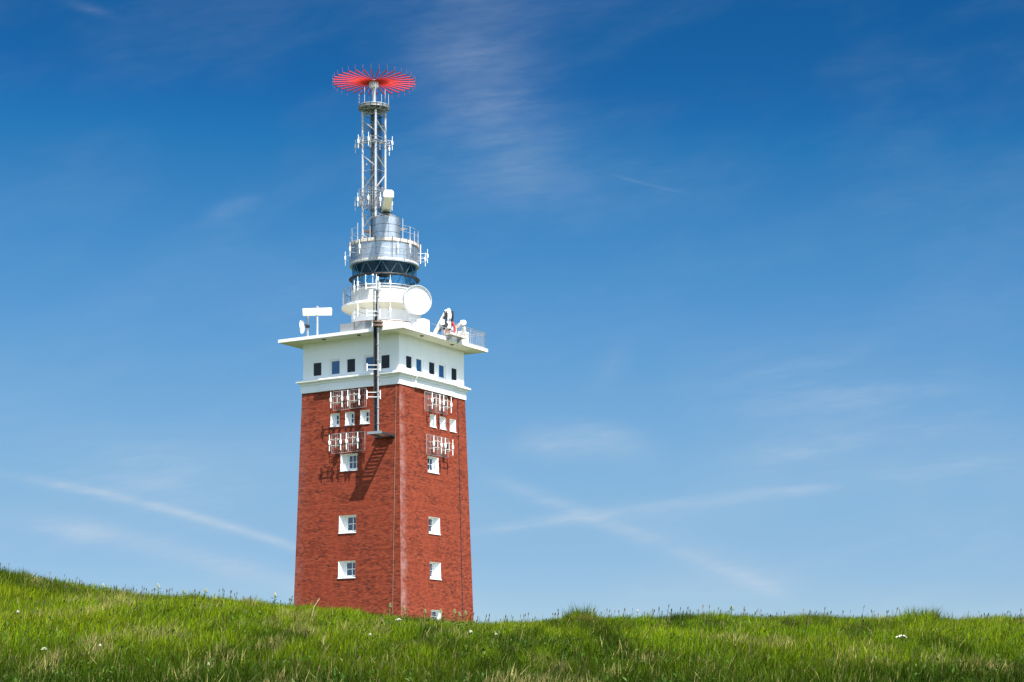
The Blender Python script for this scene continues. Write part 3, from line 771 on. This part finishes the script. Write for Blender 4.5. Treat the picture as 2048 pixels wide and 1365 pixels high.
# red star-shaped direction finder
ZF = 39.95; df = thing('direction_finder', (*mc, 38.38), 'red wheel of thin radial arms with white hub on top of the mast', 'antenna')
MB().lathe([(.18,38.38),(.18,38.45),(.125,38.50),(.125,39.62)], mc, 24).build('column', 'bright_steel', df)
hb = MB(); hb.lathe([(.10,39.55),(.24,39.56),(.30,39.66),(.30,39.98),(.27,40.03),(.001,40.04)], mc, 32); hub = hb.build('hub', 'white_paint', df)
st = MB()
for k in range(16):
    t = 2*PI*k/16; st.box(mc[0]+.3*math.cos(t)-.015, mc[0]+.3*math.cos(t)+.015, mc[1]+.3*math.sin(t)-.015, mc[1]+.3*math.sin(t)+.015, 39.68, 39.96)
st.build('ribs', 'galvanised_steel', hub)
arm0 = None
A0 = math.atan2(*reversed(lw(0, 1)))
for k in range(32):
    t = A0+2*PI*k/32
    if arm0 is None:
        b = Vector((mc[0], mc[1], 38.38))
        arm0 = MB().tube((mc[0]+.28, mc[1], ZF), (mc[0]+2.60, mc[1], ZF), .036, 10).build('arm', 'red_paint', df)
        el = MB().tube((mc[0]+2.62, mc[1], ZF-.30), (mc[0]+2.62, mc[1], ZF+.30), .0065, 6).build('dipole', 'pink_paint', arm0)
        tip = MB().tube((mc[0]+2.595, mc[1], ZF), (mc[0]+2.65, mc[1], ZF), .040, 10).build('tip', 'dark_steel', arm0)
        arm0.rotation_euler = (0, 0, t); subs = (el, tip)
    else:
        c = arm0.copy(); COL.objects.link(c); c.parent = df; c.rotation_euler = (0, 0, t)
        for s_ in subs:
            d = s_.copy(); COL.objects.link(d); d.parent = c

# long rotating radar antenna on the turret
rd = thing('radar_antenna', (*TC, 31.02), 'long cream radar box with rounded end pointing forward over the metal turret', 'radar')
f_ = Vector((*lw(.40, -3.95), 0)).normalized(); sd = Vector((-f_.y, f_.x, 0))
C0 = Vector((*TC, 31.23))
def rbox(mb, p0, p1, hw, hh, r, n=6):
    ring = []
    for cx_, cz_, q in ((hw-r, hh-r, 0), (-hw+r, hh-r, 1), (-hw+.03, -hh+.03, 2), (hw-.03, -hh+.03, 3)):
        rr_ = r if q < 2 else .03
        ring += [(cx_+rr_*math.cos(q*PI/2+j*PI/2/n), cz_+rr_*math.sin(q*PI/2+j*PI/2/n)) for j in range(n+1)]
    V = [p0+sd*a+Vector((0,0,b)) for a, b in ring]+[p1+sd*a+Vector((0,0,b)) for a, b in ring]; m = len(ring)
    mb.add(V, [(i, (i+1) % m, m+(i+1) % m, m+i) for i in range(m)]+[tuple(range(m)), tuple(range(2*m-1, m-1, -1))])
bx_ = MB(); rbox(bx_, C0-f_*2.1, C0+f_*3.80, .27, .18, .14); bx_.build('antenna_box', 'soffit_paint', rd, bevel=.01)
cp = MB(); rbox(cp, C0+f_*3.78, C0+f_*3.90, .29, .20, .16); cp.build('end_cap', 'bright_white', rd, bevel=.02)
MB().lathe([(.22,30.99),(.20,31.07)], TC, 24).build('turntable', 'galvanised_steel', rd)

# pole in front of the left face, with its access platform
AP = thing('access_platform', (2.82, -3.76, 16.6), 'grey steel platform jutting from the brick wall at the pole foot', 'platform')
ap = MB()
for x in (2.36, 3.28): ap.box(x-.045, x+.045, -5.05, -3.75, 16.58, 16.70)
ap.build('beam', 'dark_steel', AP)
MB().box(2.30, 3.36, -5.10, -5.06, 16.58, 16.74).build('front_beam', 'galvanised_steel', AP)
gt = MB()
for y in np.linspace(-4.62, -3.85, 11): gt.box(2.37, 3.27, y-.022, y+.022, 16.66, 16.69)
gt.box(2.405, 3.235, -5.055, -4.68, 16.60, 16.63)
gt.build('grating', 'planks', AP)
MB().box(1.98, 3.45, -3.93, -3.765, 16.52, 16.60).build('wall_bracket', 'dark_steel', AP)
px_, py_ = 3.04, -5.0
PO = thing('antenna_pole', (px_, py_, 16.64), 'tall vertical pole with ladder and small white antennas before the left face', 'pole')
pm = MB(); pm.tube((px_,py_,16.64), (px_,py_,25.85), .052, 12)
for z in np.arange(17.2, 25.8, .95): pm.lathe([(.067,z-.03),(.09,z-.03),(.09,z+.03),(.067,z+.03)], (px_, py_), 12)
pm.build('tube', 'galvanised_steel', PO)
la = MB()
q = lw(-.17, .12)
for z0, z1 in ((16.64, 25.3),):
    for off_ in (-.25, -.09):
        a = lw(off_, .10); la.tube((px_+a[0], py_+a[1], z0), (px_+a[0], py_+a[1], z1), .03, 6)
    for z in np.arange(z0+.2, z1, .28):
        a, b = lw(-.24, .10), lw(-.09, .10); la.tube((px_+a[0], py_+a[1], z), (px_+b[0], py_+b[1], z), .012, 5)
        c = lw(.16, .0); la.tube((px_, py_, z+.1), (px_+c[0], py_+c[1], z+.1), .008, 5)
la.build('ladder', 'dark_steel', PO)
cb = MB()
for k in range(6): a = lw(-.22+.028*k, .13+.01*(k % 2)); cb.tube((px_+a[0], py_+a[1], 16.7), (px_+a[0], py_+a[1], 23.2+.4*k), .015, 5)
cb.build('cables', 'black_rubber', PO)
cl = MB(); cl.lathe([(.06,23.00),(.30,23.02),(.30,23.12),(.20,23.14),(.20,23.22),(.33,23.24),(.33,23.32),(.06,23.34)], (px_, py_), 20)
cl.bar((px_, py_, 23.1), (px_, -4.5, 23.1), .12, .10); cl.build('collar', 'rusty_steel', PO)
MB().lathe([(.05,25.15),(.22,25.17),(.22,25.24),(.05,25.26)], (px_, py_), 16).build('collar', 'galvanised_steel', PO)
def hpair(z, left, right, tall, label=None):
    h = MB()
    for dx in (left, right):
        a = lw(dx, 0)
        h.tube((px_+a[0], py_+a[1], z-tall/2), (px_+a[0], py_+a[1], z+tall/2), .033, 10)
    for dz in (-tall*.27, tall*.27):
        a, b = lw(left, 0), lw(right, 0); h.tube((px_+a[0], py_+a[1], z+dz), (px_+b[0], py_+b[1], z+dz), .020, 8)
    return h.build('twin_antenna', 'bright_white', PO)
hpair(20.58, -.66, .13, .46); hpair(18.93, -.66, .14, .52)
hpair(25.47, -.72, .10, .42); hpair(23.82, -.66, .12, .44)
hd = MB()
hd.tube((px_,py_,25.8), (px_,py_,25.92), .04, 8); hd.sphere((px_,py_,25.97), .06, 12, 8)
for dx, z in ((-.32, 26.14),(-.75, 26.12)): a = lw(dx, .1); hd.tube((px_+a[0], py_+a[1], 25.55), (px_+a[0], py_+a[1], z), .016, 6); hd.sphere((px_+a[0], py_+a[1], z), .07 if dx > -.5 else .04, 10, 8)
a = lw(-.75, .1); hd.tube((px_+a[0], py_+a[1], 25.58), (px_, py_, 25.58), .018, 6)
hd.build('lamp_head', 'white_paint', PO)

# ------------------------------------------------------------------ things on the roof
RZ = 23.03
# big covered dish
dc = Vector((*lw(*off(833, 121)), 25.17)); DT = thing('dish_antenna', (dc.x, dc.y, RZ), 'big round white covered dish on a white pedestal', 'antenna dish')
DT['_b'] = (dc.x, dc.y, RZ)
ax_ = Vector((*lw(.42, -1.), .02)).normalized(); du = ax_.cross(Vector((0,0,1))).normalized(); dv = du.cross(ax_).normalized()
def axial(mb, prof, c, n=64):
    V = []; Fc = []; k = len(prof)
    for i in range(n):
        t = 2*PI*i/n
        V += [c+ax_*d+(du*math.cos(t)+dv*math.sin(t))*r for r, d in prof]
    for i in range(n):
        j = (i+1) % n
        for a in range(k-1): Fc.append((i*k+a, i*k+a+1, j*k+a+1, j*k+a))
    return mb.add(V, Fc)
axial(MB(), [(.001,-.52),(.35,-.50),(.72,-.30),(.885,-.12),(.905,-.05),(.905,.27),(.885,.275),(.872,.25),(.866,.12)], dc).build('shroud', 'shaded_white', DT)
axial(MB(), [(.868,.135),(.6,.15),(.3,.158),(.001,.16)], dc).build('cover', 'bright_white', DT)
pb = dc-ax_*.25
pe = MB(); pe.lathe([(.34,RZ),(.34,RZ+.08),(.27,RZ+.1),(.27,24.05),(.35,24.07),(.35,24.28),(.30,24.35)], (pb.x, pb.y), 32); pe.build('pedestal', 'shaded_white', DT)
a = lw(.5, 0); MB().bar((pb.x, pb.y, 23.98), (pb.x+a[0], pb.y+a[1], 23.98), .06).build('bracket', 'white_paint', DT)
# bar radar, left
bxp = lw(*off(634.5, 121.5)); BR = thing('bar_radar', (*bxp, RZ), 'horizontal white radar bar on a slim post at the roof\'s left edge', 'radar')
po = MB(); po.tube((*bxp, RZ), (*bxp, 24.35), .065, 12); 
for z in (23.3, 23.75): po.lathe([(.066,z-.02),(.085,z-.02),(.085,z+.02),(.066,z+.02)], bxp, 12)
po.build('post', 'bright_steel', BR)
ru = Vector((*lw(.99, -.12), 0)); rv = Vector((-ru.y, ru.x, 0)); c = Vector((*bxp, 24.60))
MB().obox(c, ru, rv, (0,0,1), .91, .11, .20).build('antenna_bar', 'bright_white', BR, bevel=.03)
MB().obox(c-Vector((0,0,.217)), ru, rv, (0,0,1), .89, .10, .016).build('trim', 'soffit_paint', BR)
MB().lathe([(.001,24.79),(.10,24.80),(.10,24.90),(.05,24.95),(.001,24.95)], bxp, 16).build('cap', 'galvanised_steel', BR)
# small dish, left
sp_ = lw(*off(615.5, 122)); SDh = thing('small_dish', (*sp_, RZ), 'small white dish seen edge-on, clamped to a post at the roof\'s left edge', 'antenna dish')
MB().tube((*sp_, RZ), (*sp_, 24.40), .07, 12).build('post', 'galvanised_steel', SDh)
sc_ = Vector((*lw(*off(606.5, 122)), 23.76)); ax_ = Vector((*lw(-.97, .12), 0)).normalized(); du = ax_.cross(Vector((0,0,1))).normalized(); dv = Vector((0,0,1))
axial(MB(), [(.001,-.10),(.2,-.08),(.38,.0),(.41,.06),(.415,.13),(.40,.14),(.25,.18),(.001,.20)], sc_, 40).build('reflector', 'white_paint', SDh)
mbk = MB(); mbk.tube(tuple(sc_), (*sp_, 23.76), .04, 8); mbk.tube(tuple(sc_+Vector((0,0,.15))), (*sp_, 23.85), .025, 8); mbk.lathe([(.08,23.68),(.12,23.68),(.12,23.86),(.08,23.86)], sp_, 12)
mbk.build('clamp', 'dark_steel', SDh)
# cabinets
def cabinet(name, x0, x1, y0, y1, z1, label, mat='rust_white', dome=False):
    t = thing(name, ((x0+x1)/2, (y0+y1)/2, RZ), label, 'cabinet')
    b = MB(); b.box(x0, x1, y0, y1, RZ, z1)
    b.build('body', mat, t, bevel=.06)
    MB().box(x1, x1+.012, y0+.08, y1-.08, RZ+.12, z1-.12).build('door', 'white_paint', t)
    return t
cabinet('roof_cabinet', 3.75, 4.3, -1.95, -1.25, 23.92, 'rust-stained white cabinet beside the big dish pedestal')
cabinet('roof_cabinet', 3.9, 4.4, 2.42, 3.05, 23.86, 'white cabinet behind the roof railing, right of the crane', 'white_paint')
# folded loader crane
K = lambda px, py, D=122.3: Vector((*lw(*off(px, D)), (1420-py)/F*D))
CR = thing('roof_crane', (*K(893, 660).to_2d(), RZ), 'folded white crane with black hoses and a red strap at the roof edge', 'crane')
cm = MB(); b0 = K(893, 640); cm.lathe([(.34,RZ),(.34,RZ+.12),(.2,RZ+.16),(.2,23.95),(.24,24.0),(.24,24.12)], (b0.x, b0.y), 20); cm.build('column', 'rust_white', CR)
b1 = MB(); b1.bar(K(868, 671, 122.0), K(892, 626, 122.0), .20, .26); b1.build('main_boom', 'rust_white', CR, bevel=.03)
b2 = MB(); b2.bar(K(898.5, 623), K(901, 662), .24, .26); b2.bar(K(890, 626), K(901, 621), .26, .28); b2.build('folding_boom', 'white_paint', CR, bevel=.04)
b3 = MB(); b3.tube(K(877, 664, 121.8), K(891, 650, 121.8), .06, 10); b3.tube(K(888, 633, 121.8), K(886, 658, 121.8), .05, 10); b3.tube(K(896, 648, 121.8), K(890, 654, 121.8), .1, 10); b3.build('hydraulic_ram', 'dark_steel', CR)
b4 = MB(); b4.obox(K(885, 645, 121.85), (*lw(1,0),0), (*lw(0,1),0), (0,0,1), .12, .12, .16); b4.obox(K(899, 651, 121.85), (*lw(1,0),0), (*lw(0,1),0), (0,0,1), .10, .1, .2); b4.build('valve_block', 'white_paint', CR)
hz = MB()
for px0, dx in ((893, 0), (903.5, 0), (890.5, -2), (905, 1)):
    hz.path([K(px0+dx*.5, 623, 121.9), K(px0+1, 632, 121.85), K(px0-.5+dx, 642, 121.85), K(px0-2+dx, 652, 121.85), K(px0-5, 660, 121.9)], .045, 7)
hz.build('hose', 'black_rubber', CR)
rs = MB(); rs.path([K(904, 644, 121.8), K(907, 650, 121.8), K(910, 656, 121.8), K(910, 662, 121.8), K(907, 666, 121.8), K(900, 666, 121.8), K(893, 664, 121.8)], .055, 8); rs.build('strap', 'red_paint', CR)
# second, small crane
C2 = thing('small_crane', (*K(925, 655, 123.4).to_2d(), RZ), 'small white crane with a rounded head behind the roof railing', 'crane')
c2 = MB(); c2.bar(K(911, 656, 123.4), K(924, 647, 123.4), .16, .20); c2.bar(K(911, 656, 123.4), K(909, 676, 123.4), .2, .2); c2.build('boom', 'rust_white', C2, bevel=.03)
h2 = MB(); ax_ = Vector((*lw(0, -1), 0)); du = Vector((*lw(1, 0), 0)); dv = Vector((0,0,1))
axial(h2, [(.001,-.13),(.16,-.13),(.17,.13),(.001,.13)], K(927.5, 646.5, 123.4), 20); h2.bar(K(921, 643, 123.4), K(930, 643.5, 123.4), .12, .12); h2.build('head', 'white_paint', C2, bevel=.02)
p2 = MB(); p2.bar(K(928, 650, 123.4), K(929, 678, 123.4), .14, .14); p2.tube(K(926, 655, 123.3), K(921, 668, 123.3), .03, 8); p2.build('post', 'rust_white', C2)
# tray bracket hooked over the roof edge
TR = thing('edge_tray', (4.9, .9, 22.95), 'narrow rusty white tray bracketed to the outside of the roof edge under the crane', 'tray')
tb = MB(); tb.box(4.76, 5.14, -.25, 1.62, 23.14, 23.20); tb.box(4.76, 5.14, -.25, 1.62, 23.26, 23.29); tb.box(5.10, 5.14, -.25, 1.62, 23.2, 23.26); tb.build('shelf', 'rust_white', TR)
for y in (0.05, 1.15):
    s2 = MB(); s2.add([(4.745,y-.05,22.82),(4.745,y+.05,22.82),(5.12,y+.05,23.14),(5.12,y-.05,23.14),(4.745,y-.05,23.14),(4.745,y+.05,23.14)], [(0,3,2,1),(0,4,3),(1,2,5),(0,1,5,4),(3,4,5,2)])
    s2.build('bracket', 'galvanised_steel', TR, smooth=False)

# ------------------------------------------------------------------ grass and wild plants
def grass():
    N = 430000
    y = 22+(60-22)*rng.random(N)**.92; x = (rng.random(N)*2-1)*(y*.275+3.5)
    Nf = 60000
    yf = 60+(118-60)*rng.random(Nf); xf = (rng.random(Nf)*2-1)*(yf*.28+3)
    Nm = 130000                                  # the slope goes on to both sides
    ym = 18+(62-18)*rng.random(Nm); xm = (ym*.275+3.2+rng.random(Nm)**1.3*16)*np.where(rng.random(Nm) < .5, -1, 1)
    y = np.concatenate([y, yf, ym]); x = np.concatenate([x, xf, xm]); n = len(x); far = (y > 60) | (np.abs(x) > y*.275+3.6)
    ye = y/6.; big = value_noise(x+.3*y, ye, 2.2, 3); med = value_noise(x, y/4., .8, 4); sm = value_noise(x, y/3., .25, 5); dry = .6*value_noise(x, ye, 1.0, 6)+.4*value_noise(x, y/5., .35, 16); drk = .6*value_noise(x, ye, 1.5, 8)+.4*value_noise(x, y/4., .45, 18)
    r1, r2, r3 = rng.random(n), rng.random(n), rng.random(n)
    clump = .5*value_noise(x+.2*y, y/3.2, .20, 21)+.5*value_noise(x-.15*y, y/2.6, .45, 22)
    h = .07+.12*med+.34*np.clip(clump-.25, 0, 1)+.12*r1**2
    # tussocks and taller dark growth on the crest
    tus = np.exp(-(((x-1.72)/.42)**4+((y-51.3)/1.8)**2)); tus2 = np.exp(-(((x-11.0)/.7)**2+((y-52)/1.5)**2))
    crest = np.exp(-((y-53)/3.)**2)*np.clip((-x-8.5)/3, 0, 1)
    h = h*(1+1.0*tus+.6*tus2+.45*crest+.6*np.exp(-((y-51.5)/2.5)**2)*np.clip((value_noise(x, y/3., .5, 31)-.62)*3, 0, 1)); h = np.where(far, h*1.1, h)
    wdt = (.007+.009*r2)*np.where(far, 2.2, 1.)*(.75+y/80.)
    ang = rng.random(n)*2*PI; lean = (.08+.75*rng.random(n)**2)*h; la = rng.normal(.3, 1.5, n)
    z = height(x, y)-.015
    fx, fy = np.cos(ang)*wdt*.5, np.sin(ang)*wdt*.5
    lx_, ly_ = np.cos(la)*lean, np.sin(la)*lean
    V = np.empty((n, 5, 3), np.float32)
    V[:,0] = np.stack([x-fx, y-fy, z], -1); V[:,1] = np.stack([x+fx, y+fy, z], -1)
    V[:,2] = np.stack([x-fx*.8+lx_*.35, y-fy*.8+ly_*.35, z+h*.58], -1); V[:,3] = np.stack([x+fx*.8+lx_*.35, y+fy*.8+ly_*.35, z+h*.58], -1)
    V[:,4] = np.stack([x+lx_, y+ly_, z+h], -1)
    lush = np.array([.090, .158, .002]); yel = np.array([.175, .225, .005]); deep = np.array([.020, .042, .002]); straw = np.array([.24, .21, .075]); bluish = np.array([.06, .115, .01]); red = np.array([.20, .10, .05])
    t = np.clip(big*.75+med*.45-.22+.35*(r3-.5), 0, 1)[:, None]
    c = lush*(1-t)+yel*t
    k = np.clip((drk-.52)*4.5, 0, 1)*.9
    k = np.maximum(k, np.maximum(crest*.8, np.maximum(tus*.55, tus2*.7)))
    k = np.maximum(k, np.clip((36-y)/9, 0, 1)*np.clip(.5+.9*drk, 0, .97))  # nearest grass darkened by colour, a vignette put into the tint
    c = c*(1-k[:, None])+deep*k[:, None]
    m = (r2 < .14)[:, None]; c = np.where(m, bluish, c)
    ds = (r3 < np.clip((dry-.62)*3., .05, .5)); c = np.where(ds[:, None], straw*(.7+.5*r1[:, None]), c)
    patch = (np.exp(-(((x+4.6)/.5)**2+((y-30.2)/.9)**2)) > .35*r1+.25); c = np.where(patch[:, None], red*(.6+.6*r2[:, None]), c); 
    V[patch,:,2] = (z[patch, None]+(V[patch,:,2]-z[patch, None])*.3)
    for px_m, y_m in ((1.95, 49), (3.6, 46.5), (13.2, 50.5)):
        pm_ = (np.exp(-(((x-px_m)/.45)**2+((y-y_m)/1.2)**2)) > .4+.5*r1); c = np.where(pm_[:, None], np.array([.22, .13, .06])*(.7+.5*r2[:, None]), c)
    c = c*((.35+1.15*rng.random(n))*(.45+1.15*clump))[:, None]
    C = np.repeat(np.concatenate([c, np.ones((n, 1))], 1)[:, None, :], 5, 1).astype(np.float32)
    base = (np.arange(n)*5)[:, None]
    tri = np.concatenate([base+np.array([0, 1, 3]), base+np.array([0, 3, 2]), base+np.array([2, 3, 4])], 0)
    # seed stalks and broad leaves
    Vs = [V.reshape(-1, 3)]; Cs = [C.reshape(-1, 4)]; Ts = [tri]; cnt = n*5
    def extra(vv, cc, tt):
        nonlocal cnt
        k_ = vv.shape[0]; m_ = vv.shape[1]
        Vs.append(vv.reshape(-1, 3).astype(np.float32)); Cs.append(np.repeat(np.concatenate([cc, np.ones((k_, 1))], 1)[:, None, :], m_, 1).reshape(-1, 4).astype(np.float32))
        b_ = cnt+(np.arange(k_)*m_)[:, None]
        for q in tt: Ts.append(b_+np.array(q))
        cnt += k_*m_
    ns = 9000
    y2 = np.where(rng.random(ns) < .45, 50+8*rng.random(ns), 24+34*rng.random(ns)); x2 = (rng.random(ns)*2-1)*(y2*.275+3); z2 = height(x2, y2)
    left = np.clip((-x2-8.)/3, 0, 1)
    keep = rng.random(ns) < np.where(y2 > 49, .22+.5*left, .55)*np.clip(value_noise(x2, y2/3., .9, 9)*3.-1.1, .04, 1.2); x2, y2, z2 = x2[keep], y2[keep], z2[keep]; ns = len(x2)
    h2 = .30+.30*rng.random(ns)**1.6; an = rng.random(ns)*2*PI; ln = h2*(.05+.30*rng.random(ns)); d2 = rng.normal(.4, .9, ns); w2 = .0035+.002*rng.random(ns)
    w2 = w2*(.6+y2/55.)
    fx, fy = np.cos(an)*w2, np.sin(an)*w2; tx, ty = x2+np.cos(d2)*ln, y2+np.sin(d2)*ln; hh = .05+.05*rng.random(ns); ww = 2.2
    lerp = lambda a, b, t_: a+(b-a)*t_
    sx1, sy1 = lerp(x2, tx, .8), lerp(y2, ty, .8)
    vv = np.stack([np.stack(q, -1) for q in ((x2-fx, y2-fy, z2), (x2+fx, y2+fy, z2), (sx1-fx*.7, sy1-fy*.7, z2+h2*.82), (sx1+fx*.7, sy1+fy*.7, z2+h2*.82),
        (lerp(sx1,tx,.4)-fx*ww, lerp(sy1,ty,.4)-fy*ww, z2+h2*.9), (lerp(sx1,tx,.4)+fx*ww, lerp(sy1,ty,.4)+fy*ww, z2+h2*.9), (tx, ty, z2+h2))], 1)
    cs = np.where((rng.random(ns) < .5)[:, None], np.array([.055, .075, .03]), np.array([.15, .12, .055])); cs = cs*(.6+.6*rng.random(ns))[:, None]
    extra(vv, cs, [(0,1,3), (0,3,2), (2,3,5), (2,5,4), (4,5,6)])
    nl = 26000
    y3 = 23+34*rng.random(nl); x3 = (rng.random(nl)*2-1)*(y3*.275+3); kk = value_noise(x3, y3, 1.6, 12) > .52; x3, y3 = x3[kk], y3[kk]; nl = len(x3)
    z3 = height(x3, y3)+.04+.22*rng.random(nl); L = .05+.07*rng.random(nl); W = L*(.28+.2*rng.random(nl)); a3 = rng.random(nl)*2*PI; el = rng.normal(.5, .5, nl)
    dxx, dyy, dzz = np.cos(a3)*np.cos(el)*L, np.sin(a3)*np.cos(el)*L, np.sin(el)*L; wx, wy = -np.sin(a3)*W*.5, np.cos(a3)*W*.5
    vv = np.stack([np.stack(q, -1) for q in ((x3, y3, z3), (x3+dxx*.5+wx, y3+dyy*.5+wy, z3+dzz*.5+.01), (x3+dxx*.5-wx, y3+dyy*.5-wy, z3+dzz*.5+.01), (x3+dxx, y3+dyy, z3+dzz))], 1)
    cl_ = np.where((rng.random(nl) < .3)[:, None], np.array([.10, .16, .04]), np.array([.05, .11, .015]))*(.6+.7*rng.random(nl))[:, None]
    extra(vv, cl_, [(0,1,2), (2,1,3)])
    V = np.concatenate(Vs); C = np.concatenate(Cs); T = np.concatenate(Ts).astype(np.int32)
    me = bpy.data.meshes.new('grass'); me.vertices.add(len(V)); me.vertices.foreach_set('co', V.ravel())
    me.loops.add(T.size); me.loops.foreach_set('vertex_index', T.ravel()); me.polygons.add(len(T))
    me.polygons.foreach_set('loop_start', np.arange(len(T), dtype=np.int32)*3)
    me.update(calc_edges=True)
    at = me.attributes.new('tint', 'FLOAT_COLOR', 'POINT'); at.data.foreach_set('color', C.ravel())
    me.materials.append(M['grass'])
    o = bpy.data.objects.new('grass', me); COL.objects.link(o)
    tag(o, 'tall green meadow grass covering the whole hillside', 'grass', kind='stuff')
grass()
def spot(u, v, up=.22):
    """where on the hillside a plant stands: follow the sight line u, v until it meets the grass"""
    dx, dz = (u-1024)/F, (1420-v)/F
    ys = np.arange(24, 52.5, .05); g_ = height(dx*ys, ys)+up-dz*ys
    i = np.where(g_ >= 0)[0]
    y = float(ys[i[0]]) if len(i) else 52.0
    return dx*y, y, float(height(dx*y, y)), dz*y
FL = 'white wildflowers on the grassy slope'
def plain(name, base, label, cat, group=None):
    o = bpy.data.objects.new(name, None); COL.objects.link(o); o.location = base; o['_b'] = tuple(base); return tag(o, label, cat, group)
principled('stem_green', (.10, .17, .03), .7, 0, .2); principled('leaf_green', (.12, .20, .04), .6, 0, .2); principled('leaf_pale', (.24, .30, .12), .6, 0, .2)
principled('dry_stem', (.42, .34, .19), .8, 0, .1); principled('buff_flower', (.36, .34, .18), .8, 0, .1)
def umbel(u, v, w, label, mat='cream_flower', h=None):
    x, y, z, zt = spot(u, v, .28); zt = max(zt, z+.15)
    w *= (.9 if w > .15 else .62); t = plain('wildflower', (x, y, z), label, 'flower', FL); r_ = random.Random(int(u*7+v))
    st = MB(); st.tube((x, y, z), (x, y, zt-.02), .006, 6)
    for k in range(9): a = 2*PI*k/9; st.tube((x, y, zt-.05), (x+w*.4*math.cos(a), y+w*.4*math.sin(a), zt-.005), .003, 4)
    st.build('stem', 'stem_green', t)
    fl = MB()
    for k in range(34):
        a, q = r_.random()*2*PI, math.sqrt(r_.random())*w/2; e = .010+.012*r_.random()
        fl.sphere((x+q*math.cos(a), y+q*math.sin(a), zt+.018*r_.random()-.03*(2*q/w)**2+.01), e*(w/.12)**.5, 6, 4, .7)
    fl.build('flower_head', mat, t)
for u, v, w, lab in ((797, 1240, .17, 'broad white flower head in the grass just below the tower\'s near corner'),
    (941, 1264, .11, 'pale white flower head in the grass below the tower\'s right edge'),
    (992, 1269, .07, 'small white flower head to the right of the tower, alone in the grass'),
    (740, 1270, .08, 'small cream flower head in the grass below the middle of the left brick face'),
    (88, 1299, .12, 'cream flower head low on the slope near the left edge of the photo'),
    (36, 1224, .09, 'small pale flower head high on the slope by the left edge of the photo'),
    (1803, 1274, .20, 'broad flat white flower head on the open slope far to the right'),
    (1275, 1222, .06, 'tiny white flower standing on the crest right of the grass tussock'),
    (417, 1329, .05, 'tiny pale flower low on the slope by the reddish bare patch'),
    (200, 1292, .06, 'tiny pale flower in the dark grass of the left slope')):
    umbel(u, v, w, lab)
def stalk(u, vt, hgt, label, group, head='leaf_pale', nleaf=12, y0=51.5):
    x = (u-1024)/F*y0; y = y0; z = float(height(x, y)); zt = max((1420-vt)/F*y0, z+.2); H = zt-z; r_ = random.Random(int(u*3))
    t = plain('tall_plant', (x, y, z), label, 'plant', group)
    bend = r_.uniform(-.05, .09)
    P = lambda s_: (x+bend*s_*s_, y, z+H*s_)
    st = MB(); st.path([P(k/5) for k in range(6)], .009, 6); st.build('stem', 'stem_green', t)
    lf = MB()
    for k in range(nleaf):
        s_ = .25+.62*k/nleaf; p = Vector(P(s_)); a = k*2.4+r_.random(); L = (.15-.08*s_)*r_.uniform(.8, 1.3); d = Vector((math.cos(a), math.sin(a), .55)); w = Vector((-math.sin(a), math.cos(a), 0))*L*.22
        q = p+d*L*.55
        lf.add([p, q+w, p+d*L+Vector((0,0,-L*.25)), q-w], [(0,1,2,3)])
    lf.build('leaves', 'leaf_green', t)
    hd = MB()
    for k in range(16):
        s_ = .86+.15*k/16; p = P(s_); a = k*2.4; q = .032*(1.1-k/20)
        hd.sphere((p[0]+q*math.cos(a), p[1]+q*math.sin(a), p[2]), .012, 6, 4)
    hd.build('flower_head', head, t)
TP = 'tall leafy plants standing up from the crest'
for u, vt, lab, hd_ in ((778, 1207, 'leafy stalk before the tower\'s left face, close to its near corner', 'leaf_pale'),
    (810, 1213, 'leafy stalk before the tower\'s right face, closest to the near corner', 'leaf_pale'),
    (848, 1219, 'leafy stalk before the tower, just left of the basement window', 'leaf_pale'),
    (884, 1219, 'leafy stalk in front of the basement window\'s right side', 'leaf_pale'),
    (907, 1219, 'slim leafy stalk before the tower\'s right part, left of two shorter ones', 'leaf_pale'),
    (919, 1225, 'short leafy stalk between two others at the tower\'s right part', 'leaf_pale'),
    (932, 1222, 'rightmost leafy stalk standing before the tower\'s right edge', 'leaf_pale'),
    (318, 1168, 'tall pale-headed plant on the left crest, the taller and left of two', 'cream_flower'),
    (409, 1178, 'bushy pale-headed plant on the crest, halfway between left edge and tower', 'buff_flower'),
    (367, 1180, 'green plant on the crest, left of the bushy pale-headed one', 'leaf_pale'),
    (549, 1186, 'pale-headed plant on the crest just left of the tower', 'cream_flower'),
    (208, 1168, 'thin pale-headed plant on the crest of the left slope', 'cream_flower'),
    (1463, 1212, 'leafy plant alone on the crest well right of the tower', 'buff_flower')):
    stalk(u, vt, .4, lab, TP, hd_)
x, y, z, zt = spot(626, 1226, .3)
t = plain('dry_stalk', (x, y, z), 'dry straw-coloured stalk leaning right before the tower\'s left face', 'stalk')
MB().path([(x-.03, y, z), (x-.02, y, z+.25), (x+.02, y, z+.42), (x+.10, y, z+.55)], .008, 6).build('stem', 'dry_stem', t)
MB().tube((x+.10, y, z+.55), (x+.15, y, z+.62), .013, 6, r2=.006).build('tip', 'dry_stem', t)
